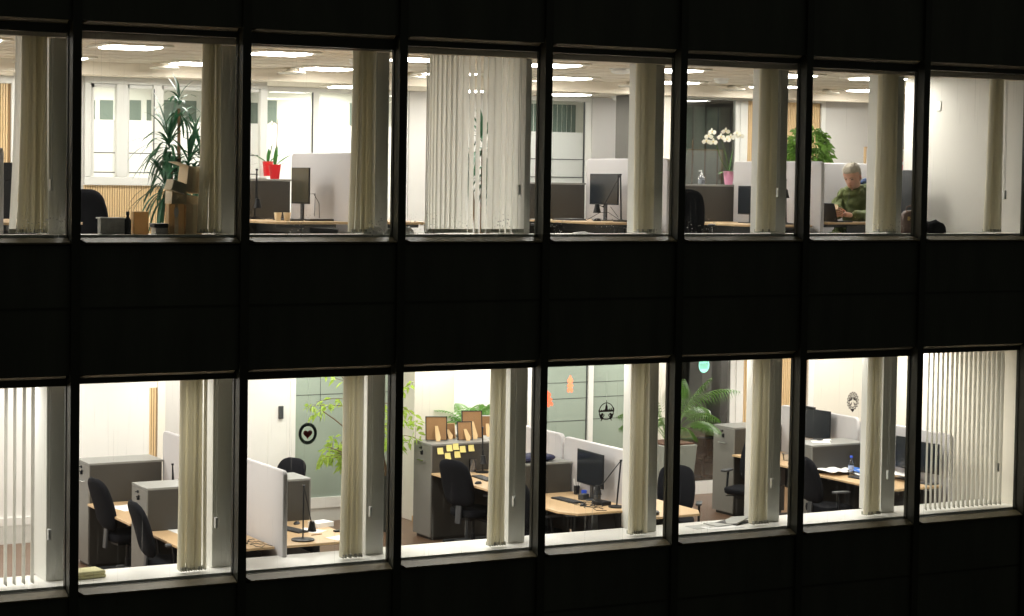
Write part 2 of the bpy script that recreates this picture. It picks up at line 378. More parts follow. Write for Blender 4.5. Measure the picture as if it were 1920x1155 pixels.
b = MB(); b.box(XL, xw[0]-1.001, Y1, Y1+.06, F1, 6.24); struct('wall', b, M['greywall'])
# internal window wall: frame, panes, slats below
zl, zf, zh = 4.91, 5.665, 6.09
iw = thing('internal_window_wall', 'white framed internal window wall behind the yucca with frosted lower glass', 'partition', (0, Y1, F1))
b = MB()
def bx(x0, x1, z0, z1, d0=-.04, d1=.06): b.box(x0, x1, d0, d1, z0-F1, z1-F1)
bx(xw[4]+.001, XA, 4.80, 4.905); bx(xw[4]+.001, XA, zh+.05, 6.235)
posts = [(157.5, 169), (217, 238), (286, 302), (486, 499)]
for p0, p1 in posts: bx(px(p0), px(p1), 4.905, zh+.05, -.042, .062)
build('frame', b, M['cream_frame'], iw, bevel=.006)
cells = [(169, 217), (238, 286), (302, 486)]
for i, (p0, p1) in enumerate(cells):
    x0, x1 = px(p0)+.004, px(p1)-.004
    b = MB(); e = .05 if i == 0 else 0.03
    b.box(x0, x0+e, .0, .03, zl-F1, zh+.05-F1); b.box(x0, x1, .0, .03, zh-F1, zh+.049-F1); 
    build('casement', b, M['cream_frame'], iw)
    b = MB(); b.add([(x0+e, .02, zl-F1), (x1, .02, zl-F1), (x1, .02, zf-F1), (x0+e, .02, zf-F1)], [(0,1,2,3)]); build('frosted_film', b, M['frost'], iw)
    b = MB(); b.add([(x0+e, .022, zf-F1), (x1, .022, zf-F1), (x1, .022, zh-F1), (x0+e, .022, zh-F1)], [(0,1,2,3)]); build('pane', b, M['clear'], iw)
    b = MB()
    for zz in (4.96, 5.22): b.box(x0+e, x1, .012, .018, zz-F1, zz+.012-F1)
    build('glazing_line', b, M['greyplastic'], iw)
b = MB(); b.box(px(285.5), px(287.2), -.05, -.043, 5.2-F1, zh-F1); build('door_seal', b, M['blackplastic'], iw)
slatpanel('slatted_wall_panel', xw[4], XA, Y1, F1, 4.795, 'long oak slat dado below the internal windows behind the yucca')
# return partition at XA, glazed
rp = thing('glass_return_partition', 'narrow glass return partition between the yucca wall and the rear meeting room', 'partition', (XA, Y1+.07, F1))
b = MB(); b.box(-.05, .0, 0, .07, 0, 2.6); b.box(-.05, 0, Y2-Y1-.15, Y2-Y1-.08, 0, 2.6); b.box(-.05, 0, .07, Y2-Y1-.15, 2.5, 2.6); b.box(-.05, 0, .07, Y2-Y1-.15, 0, 1.2); build('frame', b, M['cream_frame'], rp)
b = MB(); b.add([(-.025,.07,1.2),(-.025,Y2-Y1-.15,1.2),(-.025,Y2-Y1-.15,2.5),(-.025,.07,2.5)], [(0,1,2,3)]); build('pane', b, M['clear'], rp)
# rear glass wall (third window bay .. fifth)
gp = thing('frosted_meeting_room_wall', 'wide frosted glass wall with white header behind the red pots', 'partition', (0, Y2, F1))
def p2(p, py=250): return aty(p, py, Y2).x
xs = [XA, p2(585), p2(597), p2(764)]
zt2 = aty(540, 172, Y2).z; zfr = aty(540, 233, Y2).z
b = MB(); bx(XA-.05, xs[3], zt2, 6.29, -.03, .05); bx(xs[1], xs[2], F1, zt2-.001, -.028, .048); bx(xs[3]-.08, xs[3], F1, zt2-.001, -.028, .048); bx(XA-.05, XA+.02, F1, zt2-.001, -.028, .048)
build('frame', b, M['cream_frame'], gp, bevel=.005)
for x0, x1 in ((XA+.02, xs[1]), (xs[2], xs[3]-.08)):
    b = MB(); b.add([(x0, 0, 0), (x1, 0, 0), (x1, 0, zfr-F1), (x0, 0, zfr-F1)], [(0,1,2,3)]); build('frosted_film', b, M['frost'], gp)
    b = MB(); b.add([(x0, .003, zfr-F1), (x1, .003, zfr-F1), (x1, .003, zt2-F1), (x0, .003, zt2-F1)], [(0,1,2,3)]); build('pane', b, M['clear'], gp)
b = MB(); b.box(xs[1]-.018, xs[1]-.001, -.04, -.029, zfr-.9-F1, zt2-F1); build('door_seal', b, M['blackplastic'], gp)
# things beyond the glass: white far wall with dark windows
def darkwin(x0, x1, z0, z1, y, label):
    o = thing('corridor_window', label, 'window', ((x0+x1)/2, y, z0), 0, 'dark windows across the corridor behind frosted glass')
    h = (x1-x0)/2; b = MB(); b.box(-h-.03, h+.03, 0, .04, -.03, z1-z0+.03); build('frame', b, M['white'], o)
    b = MB(); b.box(-h, h, -.012, -.001, 0, z1-z0); build('pane', b, M['darkblind'], o)
YC = 8.2
b = MB(); b.box(-5, XA-.06, YC+.1, YC+.2, F1, 6.29); struct('wall', b, M['white'])
for i, (p0, p1, q) in enumerate([(166, 182, 'narrow'), (191, 216, 'second'), (240, 268, 'third'), (279, 287, 'sliver of a'), (309, 372, 'widest')]):
    a = aty(p0, 200, YC); c = aty(p1, 200, YC); darkwin(a.x, c.x, 5.5, aty(p0, 187, YC).z, YC+.09, ['narrow dark window at the left end of the corridor wall behind the frosted glass', 'dark corridor window in the first internal pane, beside the narrow one', 'dark corridor window seen through the second internal pane', 'sliver of dark corridor window at the right edge of the second internal pane', 'wide dark corridor window behind the top of the yucca'][i])
for i, (p0, p1) in enumerate([(471, 484), (503, 520), (657, 690)]):
    a = aty(p0, 200, 10.05); c = aty(p1, 200, 10.05); darkwin(a.x, c.x, 5.0, aty(p0, 188 if i < 2 else 193, 10.05).z, 10.08, ['small dark window behind the glass edge left of the red pots', 'dark meeting room window right above the red pots', 'dark meeting room window above the divider by the bunched blind'][i])
# wall right of frosted room, glass door with curtain, grey wall, pillar
xg0, xg1, xg2 = p2(1030), p2(1096), p2(1107)
b = MB(); b.box(xs[3]+.001, xg0-.5, Y2-.05, Y2+.05, F1, 6.29); struct('wall', b, M['greywall'])
b = MB(); b.box(xg2, 18.2, Y2-.05, Y2+.05, F1, 6.29); struct('wall', b, M['greywall'])
gd = thing('curtained_glass_partition', 'glass partition with frosted white bottom and dark curtain top behind the fifth upper window', 'partition', (0, Y2, F1))
zt3 = aty(1060, 190, Y2).z; zf3 = aty(1060, 248, Y2).z
b = MB(); bx(xg0-.5, xg2-.001, zt3, 6.29, -.03, .05); bx(xg1, xg2-.001, F1, zt3-.001, -.028, .048); build('frame', b, M['cream_frame'], gd, bevel=.005)
b = MB(); b.add([(xg0-.5, 0, 0), (xg1, 0, 0), (xg1, 0, zf3-F1), (xg0-.5, 0, zf3-F1)], [(0,1,2,3)]); build('frosted_film', b, M['frost'], gd)
b = MB(); b.add([(xg0-.5, .003, zf3-F1), (xg1, .003, zf3-F1), (xg1, .003, zt3-F1), (xg0-.5, .003, zt3-F1)], [(0,1,2,3)]); build('pane', b, M['clear'], gd)
b = MB()
for zz in (4.98, 5.27): b.box(xg0-.5, xg1-.03, -.012, -.006, zz-F1, zz+.012-F1)
b.box(xg1-.03, xg1-.016, -.03, -.006, 0, zt3-F1); build('glazing_line', b, M['greyplastic'], gd)
b = MB(); n = 26
for i in range(n):
    x = xg0-.5+(xg1-xg0+.5)*i/n; b.box(x, x+(xg1-xg0+.5)/n-.004, .25+.02*(i % 2), .262+.02*(i % 2), .2, aty(1060, 196, Y2+.2).z-F1)
build('curtain', b, M['darkblind'], gd)
pl0, pl1 = aty(1238, 250, 6.0).x, aty(1263, 250, 6.0).x
b = MB(); b.box(pl0, pl1+.05, 6.07, 6.45, F1, 6.29); struct('pillar', b, M['cream'])
# dark glass office, slats, grey wall
xd = [px(1288, py=250), px(1377, py=250), px(1400, py=250), px(1538, py=250), px(1546, py=250)]
dg = thing('dark_glass_partition', 'dark reflective glass partition behind the white orchid', 'partition', (0, Y1, F1))
zt4 = aty(1330, 187, Y1).z
b = MB(); bx(xd[0]-.35, xd[2], zt4, 6.29, -.03, .05); bx(xd[1], xd[2], F1, zt4-.001, -.028, .048); bx(xd[1]+.08, xd[1]+.1, F1, zt4, -.05, -.03); build('frame', b, M['cream_frame'], dg, bevel=.005)
b = MB(); b.add([(xd[0]-.35, 0, 0), (xd[1], 0, 0), (xd[1], 0, zt4-F1), (xd[0]-.35, 0, zt4-F1)], [(0,1,2,3)]); build('pane', b, M['darkglass'], dg)
b = MB(); n = 16
for i in range(n):
    x = xd[0]-.3+i*.12; b.box(x, x+.105, .4+.03*(i % 2), .415+.03*(i % 2), 0, 2.5)
build('curtain', b, M['darkblind'], dg)
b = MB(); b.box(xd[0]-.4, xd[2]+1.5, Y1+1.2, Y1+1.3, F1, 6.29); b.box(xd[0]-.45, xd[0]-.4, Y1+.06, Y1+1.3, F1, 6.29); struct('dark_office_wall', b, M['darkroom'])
b = MB(); a_ = aty(1304, 262, Y1+.9); c_ = aty(1340, 262, Y1+.9); b.box(a_.x, c_.x, Y1+.75, Y1+1.1, F1, a_.z); tag(build('brown_cupboard', b, M['brownfab']), 'brown cupboard in the unlit office behind the orchid', 'cupboard')
b = MB(); a_ = aty(1342, 205, Y1+1.1); c_ = aty(1385, 300, Y1+1.1); b.box(a_.x, c_.x, Y1+1.15, Y1+1.18, c_.z, a_.z); tag(build('blue_poster', b, M['bluedark']), 'large dark blue poster in the unlit office behind the orchid', 'poster')
slatpanel('slatted_wall_panel', xd[2], xd[3], Y1, F1, aty(1420, 190, Y1).z, 'oak slat wall panel behind the green bush on the upper floor')
b = MB(); b.box(xd[2]+.001, xd[4], Y1-.02, Y1+.06, aty(1420, 190, Y1).z+.001, 6.29); b.box(xd[3]+.001, xd[4], Y1-.02, Y1+.06, F1, aty(1420, 190, Y1).z); struct('panel_frame', b, M['cream_frame'])
b = MB(); b.box(xd[4]+.001, XR+.3, Y1, Y1+.06, F1, 6.29); struct('wall', b, M['greywall'])
b = MB(); b.box(14.5, 14.75, .16, 2.42, F1, CL); struct('end_wall', b, mat('end_wall_paint', (.64, .62, .57), .65, var=.04, vs=1.2))
b = MB(); b.box(14.486, 14.499, 1.70, 1.79, 5.94, 6.07); tag(build('wall_sensor', b, M['white'], bevel=.006), 'small white sensor box high on the bright end wall', 'sensor')

# ------------------------------------------------------------------ lower floor, rear side
YL = 6.2
def pl(p, y=YL, py=800): return aty(p, py, y).x
b = MB(); b.box(XL, pl(280, py=760), YL, YL+.08, F0, 2.9); struct('wall', b, M['white'])
b = MB(); b.box(XL, pl(280, py=760)-.01, YL-.03, YL-.001, F0, .36); struct('base_panel', b, M['speckle'])
b = MB(); b.box(XL, pl(280, py=760)-.01, YL-.035, YL-.001, .361, .46); struct('skirting', b, M['white'])
slatpanel('slatted_wall_panel', pl(280, py=760), pl(295, py=760), YL, F0, aty(287, 727, YL).z, 'narrow oak slat strip behind the tall cabinet in the lower left office')
b = MB(); b.box(pl(280, py=760)+.001, pl(295, py=760), YL, YL+.06, aty(287, 727, YL).z+.001, 2.9); b.box(pl(295, py=760)+.001, pl(309, py=760), YL-.02, YL+.06, F0, 2.9); struct('panel_frame', b, M['cream'])
b = MB(); b.box(pl(309, py=760)+.001, 6.0, YL, YL+.08, F0, 2.9); struct('wall', b, M['greywall'])
b = MB(); b.box(6.001, pl(544), YL, YL+.06, F0, 2.9); struct('wall', b, M['white'])
b = MB(); b.box(pl(543)+.001, pl(553), YL-.02, YL+.06, F0, 2.9); struct('door_post', b, M['white'])
gg = thing('green_glass_partition', 'green frosted glass partition behind the lime leafed tree with white foot rail', 'partition', (0, YL, F0))
x0, x1 = pl(553)+.001, 8.72
b = MB(); b.box(x0, x1, 0, .03, .34, 2.78); build('glass', b, M['green'], gg)
b = MB(); b.box(x0, x1, -.03, .04, .19, .339); build('foot_rail', b, M['white'], gg)
b = MB(); b.box(x0, x1, -.015, .03, 0, .189); build('base', b, M['speckle'], gg)
b = MB()
for z in (1.78, 2.1): b.box(x0, x1, -.004, -.001, z, z+.008)
b.box(x0+.38, x0+.386, -.004, -.001, 1.4, 2.7); build('film_seam', b, M['greyplastic'], gg)
b = MB(); b.box(8.721, 8.83, YL-.03, YL+.05, F0, 2.9); struct('door_post', b, M['white'])
b = MB(); b.box(aty(776, 850, 5.7).x, aty(850, 850, 5.7).x, 5.7, 6.1, F0+.001, 2.9); struct('pillar', b, M['cream'])
b = MB(); b.box(aty(776, 850, 5.7).x-.02, aty(850, 850, 5.7).x+.02, 5.68, 5.699, F0, F0+.08); struct('skirting', b, M['desk'])
b = MB(); b.box(8.83, 11.02, 7.3, 7.4, F0, 2.9); struct('wall', b, M['white'])
xg = [pl(993, py=720), pl(1003, py=720), pl(1102, py=720), pl(1111, py=720), pl(1220, py=720)]
b = MB(); b.box(xg[0], xg[1], YL-.03, YL+.05, F0, 2.9); b.box(xg[2], xg[3], YL-.03, YL+.05, F0, 2.9); b.box(xg[4], xg[4]+.08, YL-.03, YL+.05, F0, 2.9); struct('door_post', b, M['white'])
for i, (a, c) in enumerate(((xg[1], xg[2]), (xg[3], xg[4]))):
    o = thing('green_glass_partition', ['green glass panel with fine seams behind the orange cut-outs', 'green glass panel with fine seams behind the round black city cut-out'][i], 'partition', (a, YL, F0), 0, 'green glass wall panels')
    b = MB(); b.box(.001, c-a-.001, 0, .03, 0, 2.78); build('glass', b, M['green'], o)
    b = MB()
    for pz in ((718, 748, 790) if i == 0 else (715, 743, 784)):
        z = aty(1060 if i == 0 else 1150, pz, YL).z-F0; b.box(.001, c-a-.001, -.004, -.001, z, z+.008)
    b.box(c-a-.03, c-a-.012, -.006, -.001, 0, 2.7) if i == 0 else None
    build('film_seam', b, M['greyplastic'], o)
b = MB(); b.box(xg[4]+.08, pl(1268, py=720), YL, YL+.06, F0, 2.9); struct('wall', b, M['white'])
b = MB(); b.box(aty(1241, 720, 5.5).x, aty(1262, 720, 5.5).x, 5.5, 5.9, F0, 2.9); struct('pillar', b, M['cream'])
xk = [pl(1268, py=720), pl(1368, py=720), pl(1391, py=720), pl(1513, py=720), pl(1524, py=720)]
dg = thing('dark_glass_partition', 'dark clear glass partition behind the palm in the lower office', 'partition', (0, YL, F0))
b = MB(); b.box(xk[1], xk[1]+.1, -.02, .05, 0, 2.78); b.box(xk[1]+.101, xk[2], -.04, .05, 0, 2.78); b.box(xk[0], xk[1]-.001, -.03, .05, 0, .2); build('frame', b, M['white'], dg)
b = MB(); b.add([(xk[0], 0, .2), (xk[1], 0, .2), (xk[1], 0, 2.78), (xk[0], 0, 2.78)], [(0,1,2,3)]); build('pane', b, M['darkglass'], dg)
slatpanel('slatted_wall_panel', xk[2], xk[3], YL, F0, 2.9, 'tall oak slat wall panel beside the dark glass in the lower office')
b = MB(); b.box(xk[3]+.001, xk[4], YL-.03, YL+.06, F0, 2.9); struct('panel_frame', b, M['white'])
b = MB(); b.box(xk[4]+.001, XR+.3, YL, YL+.06, F0, 2.9); struct('wall', b, M['cream'])
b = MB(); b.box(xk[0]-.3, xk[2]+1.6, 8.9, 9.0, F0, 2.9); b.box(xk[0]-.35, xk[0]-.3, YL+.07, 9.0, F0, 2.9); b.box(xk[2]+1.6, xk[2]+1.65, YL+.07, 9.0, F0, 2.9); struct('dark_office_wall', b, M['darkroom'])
b = MB(); b.box(14.5, 14.75, .16, 2.55, F0, 2.9); struct('end_wall', b, M['cream'])
# thermostat
p = aty(526, 773, YL); b = MB(); b.box(-.035, .035, -.03, 0, -.09, .09); o = build('door_reader', b, M['greyplastic'], loc=(p.x, YL-.001, p.z), bevel=.008)
tag(o, 'slim grey door reader on the bright white wall of the lower office', 'door reader')

# ------------------------------------------------------------------ lights
def lamp_panel(x, y, z, lab, grp, long=.6):
    o = thing('ceiling_light', lab, 'ceiling light', (x, y, z), 0, grp)
    b = MB(); a, c = .40, .32
    b.box(-a, a, -c, c, -.022, -.002); build('frame', b, M['lampframe'], o, bevel=.004)
    b = MB(); b.box(-.29, .29, -.25, .25, -.034, -.0225); build('diffuser', b, M['lampwhite'], o)
ordn = ['first', 'second', 'third', 'fourth', 'fifth', 'sixth', 'seventh', 'eighth', 'ninth']
for r, (y, nm) in enumerate(((2.5, 'front'), (5.15, 'second'))):
    for k in range(0, 9):
        x = 1.42+1.853*k; y = (2.5, 5.15)[r]
        if k == 8 and r == 0: continue
        if k == 7 and r == 0: x, y = 13.95, 2.35
        lamp_panel(x, y, CL, '%s lit square panel from the left in the %s row of the upper ceiling' % (ordn[k], nm), 'square lit panels in the upper ceiling')
for k, x in enumerate((8.55, 10.4, 12.25, 14.1)):
    lamp_panel(x, 7.6, 6.294, '%s lit panel from the left in the recess by the rear meeting room wall' % ordn[k], 'square lit panels in the rear recess')
def area(x, y, z, P, s=.55, col=(1, .95, .86)):
    l = bpy.data.lights.new('ceiling_or_fill_lamp', 'AREA'); l.shape = 'SQUARE'; l.size = s; l.energy = P; l.color = col
    o = bpy.data.objects.new('ceiling_or_fill_lamp', l); COL.objects.link(o); o.location = (x, y, z)
area(13.9, 1.9, 2.88, 40); area(14.4, 4.3, 2.88, 46, col=(1, .965, .90))
for k in range(-2, 10):
    if k == 7: continue
    for y, P_ in ((1.15, 34), (3.3, 24), (5.35, 31)): area(1.42+1.853*k, y, 2.88, P_, col=(1, .965, .90))
for k in range(-2, 0):
    for y in (2.5, 5.1): area(1.42+1.853*k, y, CL-.03, 32)
area(16.5, 2.5, CL-.03, 32)
for x in (3, 5): area(x, 7.3, 6.27, 50)
for x in (7.4, 9.2): area(x, 9.4, 6.27, 50)
for x in (9.4, 10.6): area(x, 6.7, 2.88, 40)
area(12.4, 9.6, 6.27, 45)
area(15.2, 7.6, 2.88, 3)  # unseen fill lamp added to the unlit room behind the lower dark glass
area(14.3, 7.1, 6.2, 1.6)  # faint added fill, no real lamp, inside the upper dark office
def vent(x, y, lab):
    b = MB(); b.lathe([(.03, .075), (.06, .07), (.09, .03), (.185, .028), (.2, .012), (.17, 0)], 24); o = build('ceiling_vent', b, M['lampframe'], loc=(x, y, CL-.1+.022)); tag(o, lab, 'ceiling vent', 'round air vents hanging under the upper ceiling')
for i, x in enumerate((2.78, 4.6, 6.42, 8.24, 10.06, 11.88, 13.7, 15.5)): vent(x+.25, 5.62, '%s round white air vent from the left below the upper ceiling' % ordn[i])
def smoke(x, y, z, s, lab):
    b = MB(); b.lathe([(.05*s, -.075), (.085*s, -.06), (.1*s, -.035), (.075*s, -.034), (.075*s, -.02), (.11*s, -.018), (.11*s, 0)], 20); o = build('smoke_detector', b, M['white'], loc=(x, y, z)); tag(o, lab, 'smoke detector', 'smoke detectors on the upper ceiling')
for q, z, s, lab in [((1165, 128), CL, 1.4, 'white smoke detector on the ceiling seen through the fifth upper window'), ((1353, 147), CL, 1.0, 'white smoke detector on the ceiling above the orchid'), ((1160, 180), 6.295, 1.1, 'white smoke detector in the rear ceiling above the grey wall'), ((1525, 122), CL, .8, 'smoke detector partly hidden by the mullion beside the man\'s window'), ((665, 110), CL, .7, 'small smoke detector beside the bunched blind of the third upper window')]:
    p = atz(*q, z)
    if p.y > .5: smoke(p.x, p.y, z, s, lab)
b = MB(); b.box(-.14, .14, -.05, .05, -.03, 0); p = atz(1555, 131, CL); tag(build('ceiling_sensor', b, M['white'], loc=(p.x, p.y, CL-.001), bevel=.005), 'flat white ceiling sensor above the seated man', 'sensor')

# ------------------------------------------------------------------ vertical blinds
def blind(k, fl, xs, mode, lab, wid=.095, lean=0, splay=0, mats='blind', yc=.23, chain=True):
    zb, zt = SIL+fl*H+.035, HEAD+fl*H+.03
    o = thing('vertical_blind', lab, 'vertical blind', (xs[0], yc, zb), 0, 'vertical blinds inside the two window rows')
    b = MB(); a0, a1 = (k-1)*W+.05-xs[0], k*W-.16-xs[0]
    b.box(a0, a1, -.03, .03, zt-zb, zt-zb+.045); build('head_rail', b, M['white'], o)
    rnd = random.Random(k*10+fl)
    L = zt-zb
    def slat(bm, x, ang, dx=0, dz=0, yo=0):
        # slightly curved fabric strip hanging from the rail
        n = 5; rows = 9; L2 = L-.0
        vs = []
        for j in range(rows):
            t = j/(rows-1); z = dz+(L2-dz)*(1-t)
            xo = x+dx*t*t
            for i in range(n):
                u = (i/(n-1)-.5)*wid; cv = (.022 if mode == 'stack' else .018)*(1-(2*i/(n-1)-1)**2)
                vs.append((xo+u*cos(ang)-cv*sin(ang), u*sin(ang)+cv*cos(ang)+yo, z))
        fs = [(j*n+i, j*n+i+1, (j+1)*n+i+1, (j+1)*n+i) for j in range(rows-1) for i in range(n-1)]
        bm.add(vs, fs)
    if mode == 'stack':
        b = MB(); e = MB(); m = int((xs[1]-xs[0])/.027)
        for i in range(m):
            x = i*.027+rnd.uniform(-.005, .005); a = radians(90+rnd.uniform(-5, 5)); d = splay*(i/m-.6)+rnd.uniform(-.006, .006)
            slat(b, x, a, d, yo=rnd.uniform(-.03, .03)); xx = x+d
            e.box(xx-.006, xx+.006, -wid/2, wid/2, -.012, .028)
        build('slat_stack', b, M[mats], o, smooth=60); build('weight_stack', e, M['blindend'], o)
    else:
        for x, ang, dx in mode:
            b = MB(); slat(b, x-xs[0], radians(ang), dx); sl = build('slat', b, M[mats], o, smooth=60)
            e = MB(); h = wid/2; c_, s_ = cos(radians(ang)), sin(radians(ang)); xx = x-xs[0]+dx
            e.add([(xx-h*c_, -h*s_-.004, -.012), (xx+h*c_, h*s_-.004, -.012), (xx+h*c_, h*s_-.004, .03), (xx-h*c_, -h*s_-.004, .03), (xx-h*c_, -h*s_+.004, -.012), (xx+h*c_, h*s_+.004, -.012), (xx+h*c_, h*s_+.004, .03), (xx-h*c_, -h*s_+.004, .03)], [(0,1,2,3),(4,5,6,7),(0,1,5,4),(3,2,6,7),(0,3,7,4),(1,2,6,5)])
            build('weight', e, M['blindend'], sl)
    if chain:
        cx_ = k*W-.165-xs[0]
        b = MB(); b.tube([(cx_, -.0, L), (cx_, -.0, .52)], .003, 5); b.tube([(cx_+.02, -.0, L), (cx_+.02, -.0, .52)], .003, 5); build('cord', b, M['blindend'], o)
        b = MB(); b.box(cx_-.004, cx_+.026, -.02, .02, .41, .52); build('cord_weight', b, M['gel'], o, bevel=.004)
    return o
U = 'upper row'; Lo = 'lower row'
wn = ['leftmost', 'second', 'third', 'fourth', 'fifth', 'sixth', 'seventh', 'rightmost']
blind(1, 1, (1.36, 1.62), 'stack', 'loosely splayed bunched blind in the leftmost window of the upper row', splay=.08)
blind(1, 1, (1.30, 1.36), [(1.31, 25, -.06)], 'single wide loose slat beside the bunched blind of the leftmost upper window', chain=False, mats='blindw')
for k, a, c in ((2, 3.27, 3.47), (3, 5.0, 5.26), (5, 8.62, 8.88), (6, 10.36, 10.62), (7, 12.2, 12.46), (8, 13.98, 14.18)):
    blind(k, 1, (a, c), 'stack', 'bunched cream vertical blind in the %s window of the upper row' % wn[k-1], splay={2: .07, 3: .06, 5: -.02, 6: .03, 7: .045, 8: .08}[k])
op = [(5.88, 60, 0), (5.905, 52, 0), (5.935, 42, 0), (5.975, 30, 0), (6.025, 16, 0), (6.085, 10, 0), (6.145, 6, 0), (6.207, 4, 0)]
x = 6.27
gaps = [.079, .079, .082, .084, .082, .078, .082, .082, .078, .076, .072, .0, .0]
for i, gp_ in enumerate(gaps[:11]):
    op.append((x, (4, 12, 27, 33, 30, 8, 4, 33, 28, 18, 6)[i], random.uniform(-.004, .004))); x += gp_
blind(4, 1, (5.89, 7.1), op, 'half closed cream vertical blind filling the fourth window of the upper row', mats='blindw')
blind(1, 0, (1.2, 1.5), [(.84, 90, 0), (.93, 90, 0), (1.02, 90, 0), (1.11, 88, 0), (1.2, 90, 0), (1.29, 88, 0), (1.385, 91, 0), (1.475, 92, 0)], 'open vertical blind with spaced slats in the leftmost window of the lower row', wid=.1, mats='blindw')
for k, a, c in ((2, 3.06, 3.34), (3, 4.93, 5.17), (4, 6.74, 6.95), (5, 8.61, 8.83), (6, 10.38, 10.6), (7, 12.1, 12.34)):
    blind(k, 0, (a, c), 'stack', 'bunched cream vertical blind in the %s window of the lower row' % wn[k-1], splay={2: .03, 3: .035, 4: .02, 5: .015, 6: .03, 7: .04}[k])
blind(8, 0, (13.07, 14.3), [(13.07+.0765*i, 57+1.3*i, 0) for i in range(17)], 'open vertical blind with evenly spaced slats in the rightmost window of the lower row', wid=.095, mats='blindw')


# ------------------------------------------------------------------ furniture
def rbox(hx, hy, z0, z1, r, n=5):      # rounded rectangle prism standing in z
    pts = []
    for cx_, cy_, a0 in ((hx-r, hy-r, 0), (-hx+r, hy-r, 90), (-hx+r, -hy+r, 180), (hx-r, -hy+r, 270)):
        for i in range(n): a = radians(a0+90*i/(n-1)); pts.append((cx_+r*cos(a), cy_+r*sin(a)))
    return [[Vector((x, y, z0)) for x, y in pts], [Vector((x, y, z1)) for x, y in pts]]
def cabinet(x, y, fz, w, label, d=.5, side=-1, h=CAB, keys=True):
    """tall pull-out cabinet; its narrow front faces -x (side=-1) or +x"""
    o = thing('tall_cabinet', label, 'cabinet', (x+w/2, y+d/2, fz), 0, 'tall grey pull-out cabinets at the desk ends')
    hw, hd = w/2, d/2
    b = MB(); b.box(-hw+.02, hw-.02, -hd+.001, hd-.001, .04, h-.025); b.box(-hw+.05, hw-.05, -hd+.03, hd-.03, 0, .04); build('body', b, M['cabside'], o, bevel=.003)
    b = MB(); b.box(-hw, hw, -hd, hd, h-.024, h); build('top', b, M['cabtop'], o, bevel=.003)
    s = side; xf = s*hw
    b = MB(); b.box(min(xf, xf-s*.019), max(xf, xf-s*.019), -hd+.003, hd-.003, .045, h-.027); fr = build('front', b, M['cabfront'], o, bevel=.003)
    b = MB(); zh = h-.24
    b.tube([(xf, -.09, zh), (xf+s*.03, -.09, zh), (xf+s*.03, .09, zh), (xf, .09, zh)], .007, 6); b.box(xf+min(0, s*.034), xf+max(0, s*.034), -.09, .09, zh-.006, zh+.004); build('handle', b, M['chrome'], fr)
    b = MB()
    if keys:
        for yy, zz in ((.03, h-.075), (-.0, h-.125)): b.lathe([(.0, 0), (.017, 0), (.017, .012), (.006, .014), (.006, .035)], 10, mtx=Matrix.Translation((xf, yy, zz)) @ Matrix.Rotation(radians(90*s), 4, 'Y'))
        b.box(xf+min(0, s*.028), xf+max(0, s*.028), -.012, .012, h-.165, h-.13)
    build('lock', b, M['blackplastic'], fr)
    return o
def desk(x0, x1, y0, y1, fz, z, label, cham=None, modesty=True):
    cx_, cy_ = (x0+x1)/2, (y0+y1)/2; hx, hy = (x1-x0)/2, (y1-y0)/2
    o = thing('desk', label, 'desk', (cx_, cy_, fz), 0, 'beech topped office desks'); T = z-fz
    pts = [(-hx, -hy), (hx, -hy), (hx, hy), (-hx, hy)]
    c = .14
    if cham == 'L': pts = [(-hx+c, -hy), (hx-.04, -hy), (hx, -hy+.04), (hx, hy), (-hx, hy), (-hx, -hy+c*1.6)]
    if cham == 'R': pts = [(-hx+.04, -hy), (hx-c, -hy), (hx, -hy+c*1.6), (hx, hy), (-hx, hy), (-hx, -hy+.04)]
    b = MB(); b.loft([[Vector((px_, py_, T-.028)) for px_, py_ in pts], [Vector((px_, py_, T)) for px_, py_ in pts]]); build('desktop', b, M['desk'], o, bevel=.004)
    for s in (-1, 1):
        b = MB(); yy = s*(hy-.22)
        b.box(-.045, .045, yy-.035, yy+.035, .05, T-.06); b.box(-hx+.08, hx-.08, yy-.03, yy+.03, 0, .05); b.box(-hx+.1, hx-.1, yy-.03, yy+.03, T-.07, T-.03)
        build('leg', b, M['deskmetal'], o, bevel=.004)
    b = MB(); b.box(-.05, .05, -hy+.26, hy-.26, T-.14, T-.04); build('crossbeam', b, M['deskmetal'], o)
    if modesty:
        s = 1 if cham != 'R' else -1
        b = MB(); b.box(s*(hx-.1)-.006, s*(hx-.1)+.006, -hy+.15, hy-.15, T-.5, T-.09); build('cable_tray', b, M['greyplastic'], o)
    return o
def divider(x, y0, y1, fz, zt, label, along='y', x1=None):
    t = .028; r = .07
    if along == 'y': L = (y1-y0)/2; loc = (x, (y0+y1)/2, fz); rz = radians(90)
    else: L = (x1-x)/2; loc = ((x+x1)/2, y0, fz); rz = 0
    o = thing('desk_screen', label, 'desk divider', loc, rz, 'pale grey felt screens between desks')
    T = zt-fz; z0 = .42; pts = []
    for cx_, cz_, a0 in ((L-r, T-r, 0), (-L+r, T-r, 90)):
        for i in range(6): a = radians(a0+18*i); pts.append((cx_+r*cos(a), cz_+r*sin(a)))
    pts = pts+[(-L, z0), (L, z0)]
    b = MB(); b.prism(pts[::-1], -t, t); build('felt_panel', b, M['felt'], o, bevel=.012, smooth=50)
    for s in (-1, 1):
        b = MB(); b.box(s*(L-.25)-.03, s*(L-.25)+.03, -.02, .02, 0, .44); b.box(s*(L-.25)-.04, s*(L-.25)+.04, -.2, .2, 0, .02); build('foot', b, M['deskmetal'], o)
    return o

